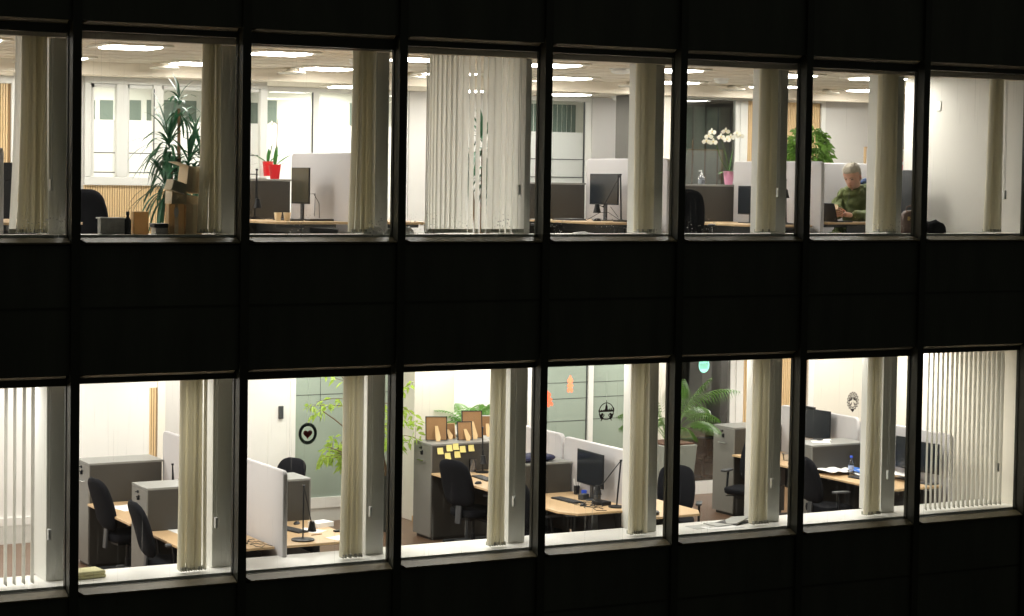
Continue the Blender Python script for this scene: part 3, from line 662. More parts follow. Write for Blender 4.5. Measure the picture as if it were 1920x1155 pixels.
_chair = {}
def make_chair(fab, ms):
    o = bpy.data.objects.new('office_chair', None); COL.objects.link(o)
    # faces +x; scaled for the place
    def pad(w_, prof, th, x0, z0, z1, lean, curve, m, name):
        rows = 26; rings = []
        for j in range(rows+1):
            t = j/rows; z = z0+(z1-z0)*t; hw = w_(t)/2
            tt = th*(1-.75*max(0, (abs(t-.5)*2)**6)); n = 16; ring = []
            for i in range(n):
                a = 2*pi*i/n; yy = hw*math.copysign(abs(cos(a))**.45, cos(a)); xx = tt/2*math.copysign(abs(sin(a))**.6, sin(a))
                cv = curve*(yy/(hw+1e-6))**2*.5
                ring.append(Vector((x0+lean(t)+xx+cv, yy, z)))
            rings.append(ring)
        b = MB(); b.loft(rings); return build(name, b, m, o, smooth=60)
    wf = lambda t: .36+.13*sin(pi*min(1, max(0, (t*.85+.08))))**.8 - .20*(1-math.sqrt(max(0, 1-(max(0, t-.80)/.2)**2))) - .16*(1-math.sqrt(max(0, 1-(max(0, .16-t)/.16)**2)))
    bk = pad(wf, None, .105, -.25, .57, 1.15, lambda t: -.0-.17*t+.02*sin(pi*t), .05, fab, 'backrest')
    b = MB(); b.box(-.31, -.285, -.045, .045, .34, .74, Matrix.Rotation(radians(4), 4, 'Y')); build('back_bar', b, M['greyplastic'], o, bevel=.006)
    rings = []
    for j, (z, s) in enumerate(((.44, .86), (.455, .97), (.50, 1), (.525, .97), (.535, .8))):
        ring = []
        for i in range(24):
            a = 2*pi*i/24; ring.append(Vector((.25*s*math.copysign(abs(cos(a))**.55, cos(a))+.01, .25*s*math.copysign(abs(sin(a))**.55, sin(a)), z+(.012*cos(a) if j < 3 else 0))))
        rings.append(ring)
    b = MB(); b.loft(rings); build('seat', b, fab, o, smooth=60)
    b = MB(); b.box(-.16, .14, -.1, .1, .39, .44); b.tube([(.0, -.1, .41), (.03, -.24, .40), (.06, -.27, .40)], .008); b.tube([(-.06, -.1, .41), (-.05, -.24, .39), (-.03, -.27, .39)], .008); build('mechanism', b, M['blackplastic'], o, bevel=.006)
    for s in (-1, 1):
        b = MB(); b.tube([(-.02, s*.1, .42), (-.02, s*.28, .42), (-.03, s*.305, .46), (-.06, s*.305, .71)], .016, 8); ar = build('armrest', b, M['blackplastic'], o)
        b = MB(); b.loft([[v+Vector((-.02, s*.305, 0)) for v in q] for q in rbox(.125, .04, .71, .74, .035)]); build('arm_pad', b, M['greyplastic'], ar, bevel=.008)
    b = MB(); b.lathe([(.03, .1), (.03, .22), (.02, .22), (.02, .40)], 12); build('gas_column', b, M['blackplastic'], o)
    b = MB()
    for i in range(5):
        a = 2*pi*i/5+.3; b.tube([(0, 0, .12), (.16*cos(a), .16*sin(a), .105), (.31*cos(a), .31*sin(a), .075)], .028, 8, .016)
    bs = build('star_base', b, ms, o)
    for i in range(5):
        a = 2*pi*i/5+.3; b = MB()
        for dy in (-.016, .016): b.lathe([(.0, -.008), (.027, -.008), (.03, 0), (.027, .008), (0, .008)], 12, mtx=Matrix.Translation((.31*cos(a), .31*sin(a), .03)) @ Matrix.Rotation(a, 4, 'Z') @ Matrix.Translation((0, dy, 0)) @ Matrix.Rotation(radians(90), 4, 'X'))
        build('caster', b, M['blackplastic'], bs)
    return o
proto = make_chair(M['fabric'], M['greyplastic']); used = [False]
def chair(x, y, fz, rz, label, s=1.07):
    o = proto if not used[0] else copy_tree(proto); used[0] = True
    o.location = (x, y, fz); o.rotation_euler = (0, 0, radians(rz)); o.scale = (s, s, s)
    tag(o, label, 'office chair', 'black office chairs'); return o

# lower floor, block by the second and third windows
TL, TH_ = .92, 1.03
cabinet(3.395, 4.24, F0, .97, 'tall grey cabinet with bright top behind the leftmost lower desks')
cabinet(3.38, 2.15, F0, .98, 'shorter looking grey cabinet in front, beside the bunched blind of the second lower window')
cabinet(4.45, 2.17, F0, .98, 'grey cabinet right of the big felt screen in the third lower window', side=1)
desk(3.38, 4.35, 2.70, 4.235, F0, TL, 'beech desk with a sheet of paper between two tall cabinets, lower left')
desk(3.38, 4.35, .76, 2.145, F0, TL, 'beech desk at the foot of the second lower window with cables at its right end')
desk(4.45, 5.42, .76, 2.165, F0, TL, 'beech desk with round based lamp and keyboard in the third lower window', cham='R')
desk(4.45, 5.42, 2.70, 4.2, F0, TL, 'beech desk hidden behind the cabinet and chair back of the third lower window')
divider(4.40, .60, 2.45, F0, 1.765, 'large pale felt screen cutting the third lower window from left')
divider(4.40, 2.50, 4.30, F0, 1.765, 'pale felt screen beyond the cabinets in the second lower window')
chair(3.64, 3.5, F0, 4, 'black office chair with raised lever at the far left lower desk')
chair(3.50, 1.70, F0, -5, 'black chair backrest nearest the second lower window, in front of the short cabinet')
chair(5.98, 4.5, F0, 205, 'dark chair back peeking over the cabinet by the green glass', 1.0)
# block by the fourth and fifth windows
cabinet(8.15, 4.26, F0, .94, 'tall grey cabinet carrying the row of picture frames')
cabinet(8.15, 2.22, F0, .92, 'grey cabinet with a navy cushion on top behind the dark desk corner')
desk(8.15, 9.08, 2.74, 4.25, F0, TH_, 'beech desk with lamp and mouse under the yellow notes')
desk(8.10, 9.08, .76, 2.21, F0, TH_, 'beech desk with monitor, keyboard and tangled cables in the fifth lower window', cham='L')
desk(9.16, 10.12, .76, 2.21, F0, TL, 'beech desk corner with folding edge at the left of the sixth lower window', cham='R')
divider(9.11, .70, 2.45, F0, 1.70, 'pale felt screen behind the monitor of the fifth lower window')
divider(9.11, 2.50, 4.30, F0, 1.72, 'pale felt screen behind the grey cabinet with the cushion')
chair(8.33, 3.42, F0, 18, 'black chair turned to the desk below the yellow notes')
chair(8.28, 1.75, F0, 10, 'black chair mostly hidden between column and mullion by the fourth lower window')
chair(10.45, 1.95, F0, 232, 'black chair with wide bare back beside the grey green planter', 1.0)
# block by the seventh window
cabinet(13.09, 4.25, F0, .95, 'tall light grey cabinet between the palm and the sixth lower blind')
cabinet(12.92, 2.30, F0, .95, 'grey cabinet with glasses and papers on top in the seventh lower window')
desk(13.05, 14.0, 2.84, 4.24, F0, TH_, 'beech desk with plastic dish and headset seen past the sixth lower blind')
desk(12.93, 13.87, .78, 2.29, F0, TH_, 'beech desk covered with papers and a water bottle in the seventh lower window', cham='L')
divider(13.97, .76, 2.55, F0, 1.70, 'grey felt screen ending behind the slats of the rightmost lower window')
divider(13.97, 2.60, 4.30, F0, 1.71, 'grey felt screen left of the bell ornament, behind the cabinet')
chair(12.72, 3.45, F0, 205, 'black chair with armrest in front of the tall light grey cabinet')
chair(12.85, 1.85, F0, -6, 'black chair drawn up to the papers desk of the seventh lower window')

# upper floor
UT = 4.44
def uc(x, y): return cabinet
UCAB = 'upper'
cabinet(4.55, 3.02, F1, .97, 'dark sided cabinet carrying the front red pot')
desk(4.55, 5.49, 1.30, 3.01, F1, UT, 'upper beech desk with two paper cups and a portrait monitor', cham='L')
divider(5.55, 1.22, 3.05, F1, 5.225, 'pale felt screen behind the portrait monitor of the third upper window')
desk(5.62, 6.55, 1.30, 3.01, F1, UT, 'upper beech desk right of the portrait monitor screen, seen by the crumpled paper', cham='R')
cabinet(8.75, 3.03, F1, .97, 'dark sided cabinet below the frosted glass of the fifth upper window')
desk(8.78, 9.70, 1.30, 3.02, F1, UT, 'upper beech desk with laptop, monitor and zigzag lamp', cham='L')
divider(9.76, 1.22, 3.06, F1, 5.225, 'pale felt screen behind the zigzag lamp of the fifth upper window')
cabinet(11.15, 3.05, F1, .97, 'dark sided cabinet carrying the white orchid and pump bottle')
desk(11.13, 12.07, 1.30, 3.04, F1, UT-.03, 'upper beech desk below the white orchid', cham='L')
divider(12.13, 1.22, 3.08, F1, 5.225, 'pale felt screen cut by the mullion left of the seated man')
md = desk(12.2, 13.5, 1.20, 1.62, F1, UT+.01, 'upper beech desk where the man sits with his laptop', modesty=False)
b = MB(); b.box(-.3, .62, -.16, -.15, .35, UT+.01-F1-.05); build('modesty_panel', b, M['deskmetal'], md)
b = MB(); b.box(-.65, -.02, .215, 1.0, UT+.01-F1-.028, UT+.01-F1); build('desk_return', b, M['desk'], md, bevel=.004)
divider(12.3, 2.75, 0, F1, 5.225, 'pale felt screen right behind the seated man', along='x', x1=14.3)
divider(1.30, .80, 2.6, F1, 5.2, 'pale felt screen at the left edge of the leftmost upper window')
desk(1.37, 2.25, .85, 2.4, F1, UT, 'upper beech desk edge in the leftmost upper window', cham='R')
cabinet(13.7, 3.9, F1, .97, 'cabinet hidden behind the man\'s felt screen carrying the green bush')
chair(3.22, 3.25, F1, 38, 'black chair in front of the oak slat dado, second upper window', 1.0)
chair(7.0, 2.6, F1, 180, 'black chair edge left of the half closed upper blind')
chair(8.42, 2.3, F1, 0, 'black chair edge right of the half closed upper blind')
chair(10.50, 1.9, F1, 50, 'big black chair with armrest left of the upper desk under the orchid')
chair(13.22, 1.92, F1, 195, 'chair under the seated man')

# ---- monitors: built facing -x
def monitor(x, y, z, w_, h_, rz, label, lift=.16, scr='screen', foot=True, grp='flat black desktop monitors'):
    o = thing('monitor', label, 'monitor', (x, y, z), radians(rz), grp)
    zc = lift
    b = MB(); b.box(0, .018, -w_/2, w_/2, zc, zc+h_); build('housing', b, M['blackplastic'], o, bevel=.004)
    b = MB(); b.box(-.0015, -.0002, -w_/2+.008, w_/2-.008, zc+.016, zc+h_-.008); build('screen', b, M[scr], o)
    b = MB(); b.box(.02, .045, -.03, .03, .0, zc+h_*.55); build('stand', b, M['greyplastic'], o, bevel=.004)
    if foot:
        b = MB(); b.box(-.09, .11, -.12, .12, 0, .012); build('foot', b, M['greyplastic'], o, bevel=.004)
    return o
monitor(8.93, 1.60, TH_, .66, .42, -4, 'wide black monitor on the cable strewn desk of the fifth lower window', .17)
monitor(13.80, 3.35, TH_, .62, .42, 6, 'large monitor above the grey cabinet at the left edge of the seventh lower window', .30)
monitor(13.75, 1.95, TH_, .5, .42, 2, 'narrow dark monitor left of the seventh lower blind, clip on top', .16)
monitor(13.80, 1.42, TH_, .42, .42, 4, 'dark monitor right of the seventh lower blind', .14)
monitor(13.78, 1.0, TH_, .38, .40, 8, 'dark monitor beside the mullion of the seventh lower window', .14)
monitor(5.22, 2.12, UT, .46, .42, 2, 'portrait looking monitor with an olive reflection painted into its screen in the third upper window', .19, 'screenol')
monitor(9.45, 2.20, UT, .60, .39, 3, 'monitor in front of the felt screen of the fifth upper window', .20)
monitor(11.80, 2.32, UT-.03, .56, .38, -6, 'monitor half hidden by the sixth upper blind', .11)
b = MB(); b.box(-.02, .02, -.05, .05, 0, .085); b.box(-.06, .0, -.03, .03, .03, .05); tag(build('webcam', b, M['blackplastic'], loc=(13.76, 1.95, TH_+.16+.42), bevel=.004), 'small black webcam clip on top of the narrow monitor', 'webcam')
b = MB(); b.box(-.02, .02, -.11, .11, 0, .03); tag(build('webcam', b, M['blackplastic'], loc=(13.8, 3.45, TH_+.30+.42), bevel=.004), 'flat black camera bar on top of the large monitor by the mullion', 'webcam')

# ---- lamps
def desklamp(x, y, z, top, elbow, head, label, base=.1):
    """thin two-arm lamp; top, elbow, head are points relative to the base"""
    o = thing('desk_lamp', label, 'desk lamp', (x, y, z), 0, 'thin black desk lamps')
    b = MB(); b.lathe([(.0, 0), (base, 0), (base, .014), (.03, .022), (.012, .03), (0, .03)], 24); build('base', b, M['blackplastic'], o)
    t = Vector(top); b = MB(); b.tube([(0, -.008, .02), t+Vector((0, -.008, 0))], .0055, 6); b.tube([(0, .008, .02), t+Vector((0, .008, 0))], .0055, 6); b.lathe([(.0, -.012), (.016, -.01), (.016, .01), (0, .012)], 10, c=t); build('lower_arm', b, M['blackplastic'], o)
    e = Vector(elbow); b = MB(); b.tube([t, e], .0065, 6); b.lathe([(0, -.01), (.013, -.008), (.013, .008), (0, .01)], 10, c=e); build('upper_arm', b, M['blackplastic'], o)
    h = Vector(head); b = MB(); b.tube([e, h+Vector((0, 0, .1))], .006, 6); b.lathe([(.0, .115), (.028, .11), (.036, .06), (.052, 0), (.049, 0), (.033, .055), (.0, .07)], 18, c=h); build('lamp_shade', b, M['blackplastic'], o)
    return o
desklamp(4.79, .99, TL, (.02, .03, .60), (.10, .0, .20), (.12, .02, .09), 'thin black lamp with round base on the desk of the third lower window', .13)
desklamp(8.82, 4.05, TH_, (.0, .02, .60), (-.01, -.02, .30), (-.01, -.03, .12), 'thin black lamp with bell shade in front of the picture frame cabinet')
desklamp(8.92, .98, TH_, (.05, .0, .56), (-.06, .22, .25), (-.10, .27, .12), 'zigzag black lamp on the cable strewn desk of the fifth lower window')
desklamp(4.05, 3.1, TL, (.0, .0, .60), (.02, -.02, .3), (.03, -.02, .2), 'lamp tip rising behind the short cabinet of the second lower window')
desklamp(4.86, 2.6, UT, (.02, .0, .58), (.02, -.02, .26), (.02, -.03, .13), 'black lamp with bell shade in front of the front red pot')
desklamp(9.40, 1.72, UT, (-.02, .0, .58), (-.12, .22, .18), (-.16, .30, .10), 'zigzag black lamp before the felt screen of the fifth upper window')
desklamp(11.85, 1.6, UT-.03, (-.02, .0, .57), (.02, .05, .42), (.06, .10, .34), 'thin lamp right of the sixth upper blind')
desklamp(1.9, 1.15, UT, (-.10, .0, .50), (-.45, .1, .42), (-.62, .1, .55), 'black lamp arm at the left edge of the leftmost upper window')

# ---- small desk things
def simple(name, mb, m, loc, label, cat, rz=0, grp=None, bevel=0, parts=()):
    o = build(name, mb, m, None, loc, radians(rz), bevel); return tag(o, label, cat, grp)
def sheet(x, y, z, w_, d_, rz, label, m='paper', th=.002, cat='paper', name='sheet_of_paper', grp='papers lying about'):
    b = MB(); n = 6; top = []; 
    for j in range(n):
        for i in range(n):
            u, v = i/(n-1)-.5, j/(n-1)-.5; top.append((u*w_, v*d_, th+.006*abs(u*v)*4*random.random()))
    b.add(top, [(j*n+i, j*n+i+1, (j+1)*n+i+1, (j+1)*n+i) for j in range(n-1) for i in range(n-1)])
    b.box(-w_/2, w_/2, -d_/2, d_/2, 0, th*.9)
    return simple(name, b, M[m], (x, y, z), label, cat, rz, grp)
def keyboard(x, y, z, rz, label):
    o = thing('keyboard', label, 'keyboard', (x, y, z), radians(rz), 'black keyboards')
    b = MB(); b.box(-.075, .075, -.23, .23, 0, .014); build('base', b, M['blackplastic'], o, bevel=.003)
    b = MB()
    for i in range(5):
        for j in range(15): b.box(-.066+i*.027, -.066+i*.027+.022, -.22+j*.0295, -.22+j*.0295+.024, .0145, .021)
    build('keys', b, M['greyplastic'], o, smooth=0)
def mouse(x, y, z, rz, label):
    rings = []
    for t, s in ((0, .9), (.008, 1), (.02, .85), (.032, .5), (.036, .1)):
        rings.append([Vector((.058*s*cos(a), .034*s*sin(a), t)) for a in [2*pi*i/14 for i in range(14)]])
    o = thing('computer_mouse', label, 'mouse', (x, y, z), radians(rz), 'computer mice')
    b = MB(); b.loft(rings); build('shell', b, M['blackplastic'], o)
    b = MB(); b.box(.02, .045, -.003, .003, .026, .032); build('wheel', b, M['greyplastic'], o)
keyboard(4.93, 1.62, TL, 14, 'long black keyboard right of the big felt screen, third lower window')
mouse(5.15, 1.95, TL, 40, 'black mouse beyond the keyboard of the third lower window')
keyboard(8.62, 1.62, TH_, 5, 'black keyboard before the wide monitor of the fifth lower window')
mouse(8.60, 1.22, TH_, 20, 'black mouse beside the keyboard of the fifth lower window')
keyboard(8.55, 3.55, TH_, -4, 'black keyboard behind the chair under the yellow notes')
mouse(8.27, 3.2, TH_, 10, 'black mouse at the desk edge under the yellow notes')
keyboard(13.25, 1.62, TH_, 4, 'black keyboard on the papers desk in front of the water bottle')
keyboard(5.0, 1.95, UT, 4, 'black keyboard beside the two paper cups')
mouse(5.12, 2.42, UT, 0, 'dark mouse under the portrait monitor')
mouse(9.2, 1.95, UT, 0, 'dark mouse under the fifth upper window monitor')
sheet(3.72, 3.75, TL, .3, .42, 8, 'bright sheet of paper on the far left lower desk')
sheet(3.80, 1.95, TL, .3, .42, 4, 'bright sheet of paper on the desk behind the nearest chair, second lower window')
sheet(5.27, .93, TL, .3, .3, 20, 'bright sheet at the near corner of the lamp desk, third lower window')
sheet(5.12, 1.5, TL, .21, .3, 30, 'sheet lying under the lamp arm, third lower window')
b = MB(); b.box(-.12, .12, -.09, .09, 0, .055); b.box(-.03, .03, -.02, .02, .0551, .057); simple('flat_white_box', b, M['paper'], (5.35, 1.72, TL), 'flat white product box behind the lamp of the third lower window', 'box', 15, bevel=.003)
b = MB(); b.tube([(-.07, 0, .005), (.07, .02, .005)], .005); simple('pen', b, M['mdf'], (5.07, 1.22, TL), 'brown pen lying before the flat white box', 'pen')
b = MB(); b.box(-.05, .05, -.03, .03, 0, .02); simple('phone', b, M['blackplastic'], (5.38, 1.32, TL), 'black phone at the right rim of the lamp desk', 'phone', bevel=.006)
def cables(name, pts, label, r=.004):
    b = MB()
    for p in pts: b.tube(p, r, 5)
    return simple(name, b, M['blackplastic'], (0, 0, 0), label, 'cable')
def wig(x, y, z, n, s, seed):
    q = random.Random(seed); p = []; a = q.uniform(0, 6)
    for i in range(n): a += q.uniform(-1.1, 1.1); x += cos(a)*s; y += sin(a)*s*1.3; p.append((x, y, z+.005+q.random()*.012))
    return p
cables('cable_tangle', [wig(4.12, .95, TL, 14, .022, i) for i in range(4)], 'tangle of black cables at the end of the desk left of the big felt screen')
cables('cable_tangle', [wig(8.85, 1.15, TH_, 18, .026, 10+i) for i in range(7)]+[[(8.8, 1.2, TH_+.005), (8.6, 1.0, TH_+.005), (8.55, .85, TH_+.005), (8.66, .80, TH_+.005)]], 'tangle of black cables around the dock of the fifth lower window')
cables('cable_tangle', [[(8.93, .9, TH_-.02), (8.9, .86, TH_-.2), (8.95, .84, TH_-.33), (9.0, .84, TH_-.15), (9.0, .9, TH_-.03)], [(8.8, .86, TH_-.02), (8.83, .82, TH_-.3), (8.9, .84, TH_-.35)]], 'loops of cable hanging below the desk of the fifth lower window', .005)
def pot(x, y, z, r0_, r1_, h_, m, name, label, cat, th=.006):
    b = MB(); b.lathe([(0, 0), (r0_, 0), (r1_, h_), (r1_-th, h_), (r0_-th, .01), (0, .01)], 24); return simple(name, b, M[m], (x, y, z), label, cat)
pot(9.0, 2.0, TH_, .035, .038, .11, 'blackplastic', 'pen_cup', 'black pen cup left of the wide monitor, fifth lower window', 'pen cup')
b = MB()
for dx, dy, tx, ty in ((0, 0, -.03, .01), (.01, .01, .02, .03), (-.01, .01, -.02, .03), (.01, -.01, .03, -.02), (0, .015, 0, .05)): b.tube([(dx, dy, .02), (dx+tx, dy+ty, .19)], .004, 5)
simple('pens', b, M['paper'], (9.0, 2.0, TH_), 'bundle of pens sticking out of the black pen cup', 'pens')
pot(9.02, 1.86, TH_, .032, .036, .07, 'bluecap', 'blue_cup', 'small blue lidded jar next to the pen cup', 'jar')
pot(8.93, 1.42, TH_, .045, .045, .14, 'greyplastic', 'dark_cup', 'dark metal cup in front of the wide monitor stand', 'cup')
b = MB(); b.box(-.06, .06, -.04, .04, 0, .07); simple('small_clock', b, M['greyplastic'], (8.86, 1.62, TH_), 'small square desk clock under the wide monitor', 'clock', 20, bevel=.005)
b = MB(); b.box(-.07, .07, -.1, .1, 0, .045); simple('docking_station', b, M['blackplastic'], (8.86, 1.22, TH_), 'black docking box amid the cables, fifth lower window', 'dock', 10, bevel=.005)
b = MB(); b.lathe([(0, 0), (.07, 0), (.075, .03), (.06, .045), (0, .048)], 20); simple('round_speaker', b, M['blackplastic'], (9.42, .93, TL), 'round black puck on the desk by the fifth mullion, lower row', 'speaker')
b = MB(); b.box(-.05, .05, -.04, .04, 0, .09); simple('small_brown_box', b, M['card'], (9.55, 1.25, TL), 'small brown box behind the round black puck', 'box', 12, bevel=.006)
b = MB(); b.lathe([(0, 0), (.05, 0), (.05, .17), (.045, .17), (.045, .01), (0, .01)], 20); simple('drinking_glass', b, M['bottle'], (8.72, 4.15, TH_), 'clear drinking glass under the yellow notes', 'glass')
# soft cushion and things on cabinets
b = MB(); rings = []
for t in range(7):
    z = .085*t/6; s = (1-(abs(t-3)/3)**3*.35); rings.append([Vector((.30*s*math.copysign(abs(cos(a))**.6, cos(a)), .18*s*math.copysign(abs(sin(a))**.6, sin(a)), z)) for a in [2*pi*i/24 for i in range(24)]])
b.loft(rings); simple('cushion', b, M['navy'], (8.62, 2.45, F0+CAB), 'flat navy cushion on the grey cabinet of the fifth lower window', 'cushion', 6)
sheet(13.25, 2.52, F0+CAB, .16, .24, 60, 'small notepad under the glasses on the cabinet, seventh lower window', th=.008)
b = MB()
for s in (-1, 1): b.tube([(s*.03+.028*cos(a), .028*sin(a), .012+.02) for a in [2*pi*i/12 for i in range(13)]], .004, 5)
b.tube([(-.06, 0, .04), (-.05, .12, .03)], .004, 5); b.tube([(.06, 0, .04), (.04, .12, .03)], .004, 5)
simple('glasses', b, M['blackplastic'], (13.22, 2.5, F0+CAB+.01), 'black glasses lying on the grey cabinet, seventh lower window', 'glasses', 30)
b = MB(); b.box(-.06, .06, -.02, .02, 0, .035); simple('white_case', b, M['gel'], (13.38, 2.55, F0+CAB), 'white case beside the black glasses', 'case', -10, bevel=.012)
# papers desk, seventh lower window
for i, (x, y, a, l) in enumerate(((13.5, 2.1, 15, 'crumpled'), (13.42, 2.2, -20, 'left'), (13.62, 1.95, 40, 'top'), (13.15, 2.2, 10, 'far left'), (13.68, 1.45, 5, 'right'))):
    b = MB(); n = 9; q = random.Random(i+3); vs = []
    for j in range(n):
        for k in range(n):
            u, v = k/(n-1)-.5, j/(n-1)-.5; vs.append((u*.32, v*.46, .006+.012*i+.035*abs(sin(u*5+i)*cos(v*4+i*2))+.006*q.random()))
    b.add(vs, [(j*n+k, j*n+k+1, (j+1)*n+k+1, (j+1)*n+k) for j in range(n-1) for k in range(n-1)])
    simple('newspaper', b, M['paper'] if i != 2 else M['bluepaper'], (x, y, TH_), ['large crumpled white newspaper under the water bottle', 'white newspaper page left of the water bottle', 'blue printed magazine page on the heap by the water bottle', 'white page at the left rim of the papers desk', 'white papers right of the seventh lower blind'][i], 'newspaper', a, 'papers heaped on the desk of the seventh lower window')
o = thing('water_bottle', 'clear water bottle with blue cap standing on the papers desk', 'bottle', (13.33, 1.98, TH_))
b = MB(); b.lathe([(0, 0), (.037, 0), (.039, .02), (.035, .06), (.039, .1), (.035, .14), (.036, .17), (.016, .22), (.014, .24), (0, .24)], 20); build('body', b, M['bottle'], o)
b = MB(); b.lathe([(0, .235), (.018, .235), (.018, .262), (0, .264)], 16); build('cap', b, M['bluecap'], o)
b = MB(); b.lathe([(.0362, .075), (.0405, .1), (.0362, .135)], 20); build('label_band', b, M['label'], o)
b = MB(); b.box(-.04, .04, -.04, .04, 0, .012); simple('sticky_pad', b, M['yellow'], (13.02, .92, TH_), 'yellow sticky pad right of the seventh lower blind', 'note pad', 10)
b = MB(); b.lathe([(0, 0), (.06, 0), (.075, .09), (.08, .09), (.08, .1), (0, .1)], 20); simple('plastic_dish', b, M['bottle'], (13.42, 3.45, TH_), 'clear plastic food tub by the sixth lower mullion', 'food tub')
b = MB(); b.box(-.04, .04, -.05, .05, 0, .05); simple('red_packet', b, M['foodred'], (13.33, 3.12, TH_), 'small red packet beside the clear food tub', 'packet', 20, bevel=.006)
b = MB(); b.tube([(.08*cos(a), .06*sin(a), .03) for a in [pi*i/10 for i in range(11)]], .012, 6); b.lathe([(0, 0), (.035, 0), (.035, .05), (0, .05)], 12, c=(.08, 0, 0)); b.lathe([(0, 0), (.035, 0), (.035, .05), (0, .05)], 12, c=(-.08, 0, 0)); simple('headset', b, M['blackplastic'], (13.15, 2.98, TH_), 'black headset lying on the desk by the sixth lower mullion', 'headset', 30)
# picture frames on the cabinet (their backs toward the window)
def pframe(x, y, w_, h_, rz, lean, label, fm='blackplastic'):
    o = thing('picture_frame', label, 'picture frame', (x, y, F0+CAB), radians(rz), 'picture frames seen from behind on the tall cabinet')
    R = Matrix.Rotation(radians(-lean), 4, 'X')
    b = MB(); b.box(-w_/2, w_/2, 0, .012, 0, h_, R); build('back_board', b, M['mdf'], o)
    b = MB(); t = .012
    for a in ((-w_/2-t, -w_/2, 0-.0, h_+t), (w_/2, w_/2+t, 0, h_+t), (-w_/2, w_/2, h_, h_+t), (-w_/2, w_/2, 0-.0, t*.5)): b.box(a[0], a[1], -.006, .02, a[2], a[3], R)
    build('moulding', b, M[fm], o)
    b = MB(); hh = h_*.62; top = R @ Vector((0, 0, hh)); s = .05
    b.add([(top.x-.02, top.y-.003, top.z), (top.x+.02, top.y-.003, top.z), (.045, -h_*.36, .05), (.035, -h_*.40, 0), (-.015, -h_*.40, 0), (-.025, -h_*.36, .05)], [(0,1,2,3,4,5)])
    m_ = b; bb = MB(); bb.add([Vector(v)+Vector((0, 0, 0)) for v in m_.v]+[Vector(v)+Vector((0, -.004, .002)) for v in m_.v], [(0,1,2,3,4,5), (11,10,9,8,7,6)]+[(i, (i+1) % 6, (i+1) % 6+6, i+6) for i in range(6)])
    build('easel_stand', bb, M['easel'], o)
pframe(8.42, 4.62, .27, .31, -22, 12, 'black edged frame back, leftmost on the cabinet')
pframe(8.80, 4.50, .19, .24, -12, 14, 'small tilted frame back in the middle of the cabinet')
pframe(9.0, 4.66, .26, .36, -18, 12, 'tallest frame back on the cabinet, before the fern')
pframe(8.64, 4.70, .20, .20, -8, 12, 'low frame half hidden between the first two frame backs', 'easel')
pframe(9.3, 4.78, .2, .27, -25, 12, 'white edged frame back beside the blind', 'gel')
# yellow notes on the cabinet side
for i, (a, c) in enumerate(((825, 845.5), (842, 840), (854, 837.5), (867, 842), (883, 840), (839, 855), (857, 852))):
    p = aty(a, c, 4.254); b = MB(); h = .042
    b.add([(-h, -.001, h), (h, -.001, h), (h*1.05, -.006, 0), (-h, -.004, 0), (h*1.1, -.022, -h), (-h*.95, -.014, -h)], [(0,1,2,3), (3,2,4,5)])
    simple('sticky_note', b, M['note'], tuple(p), ['yellow note lowest left of the upper line on the cabinet side', 'second yellow note from the left on the cabinet side', 'highest yellow note on the cabinet side', 'fourth yellow note from the left in the upper line', 'rightmost yellow note, standing apart near the lamp', 'left one of the two lower yellow notes', 'right one of the two lower yellow notes'][i], 'sticky note', 0, 'yellow notes stuck on the cabinet side')
# lower sill things
b = MB(); b.box(-.19, .19, -.12, .12, 0, .035); b.box(-.187, .185, -.115, .118, .0355, .075); o = simple('folded_towel', b, M['note'], (2.08, .42, SIL), 'stack of pale yellow folded cloth on the lower sill, second window', 'cloth', 8, bevel=.012); o.data.materials[0] = mat('pale_yellow_cloth', (.74, .70, .40), .9, var=.1, vs=10, bump=.3, bs=90)
sheet(9.75, .42, SIL, .3, .22, 6, 'printed grey photo sheet on the lower sill, sixth window, leftmost', 'papergrey')
sheet(10.12, .47, SIL+.003, .42, .26, 5, 'printed grey magazine lying beside the laptop on the sill', 'papergrey', .006)
sheet(9.98, .30, SIL+.0, .5, .22, 2, 'white sheet beneath the grey magazine on the sill')
o = thing('closed_laptop', 'closed silver laptop propped on papers on the lower sill, sixth window', 'laptop', (10.32, .52, SIL), radians(25))
b = MB(); b.box(-.2, .2, -.14, .14, .014, .032, Matrix.Rotation(radians(-9), 4, 'X') @ Matrix.Rotation(radians(-6), 4, 'Y')); build('lid', b, mat('silver_laptop', (.33, .33, .31), .4, .3), o, bevel=.006)
b = MB(); b.box(-.21, .21, -.15, .15, 0, .012); build('base', b, M['blackplastic'], o, bevel=.004)

# ---- upper small things
SU = SIL+H
def cup(x, y, z, label):
    pot(x, y, z, .032, .045, .095, 'cardl', 'paper_cup', label, 'cup')
bb = atz(524, 411, UT)
cup(4.78, 1.75, UT, 'left one of the two paper cups on the upper desk'); cup(4.90, 1.76, UT, 'right one of the two paper cups on the upper desk')
b = MB(); b.box(-.16, .16, -.06, .06, 0, .022); simple('black_tray', b, M['blackplastic'], (5.30, 1.75, UT), 'flat black device right of the portrait monitor', 'tray', 4, bevel=.004)
cables('cable_tangle', [wig(5.02, 2.2, UT, 16, .022, 40+i) for i in range(5)]+[[(5.23, 2.05, UT+.3), (5.36, 2.0, UT+.31), (5.33, 1.95, UT+.05)], [(5.35, 2.02, UT+.31), (5.40, 1.98, UT+.2), (5.37, 1.9, UT+.03)]], 'black cables around the foot of the portrait monitor')
o = thing('closed_laptop', 'closed dark laptop lying on the desk of the fifth upper window', 'laptop', (9.05, 2.35, UT), radians(8))
b = MB(); b.box(-.12, .12, -.17, .17, .012, .024); build('lid', b, M['greyplastic'], o, bevel=.004)
b = MB(); b.box(-.13, .13, -.18, .18, 0, .011); build('base', b, M['blackplastic'], o, bevel=.004)
sheet(8.9, 2.75, UT, .25, .3, 5, 'white sheet at the left end of the fifth upper window desk')
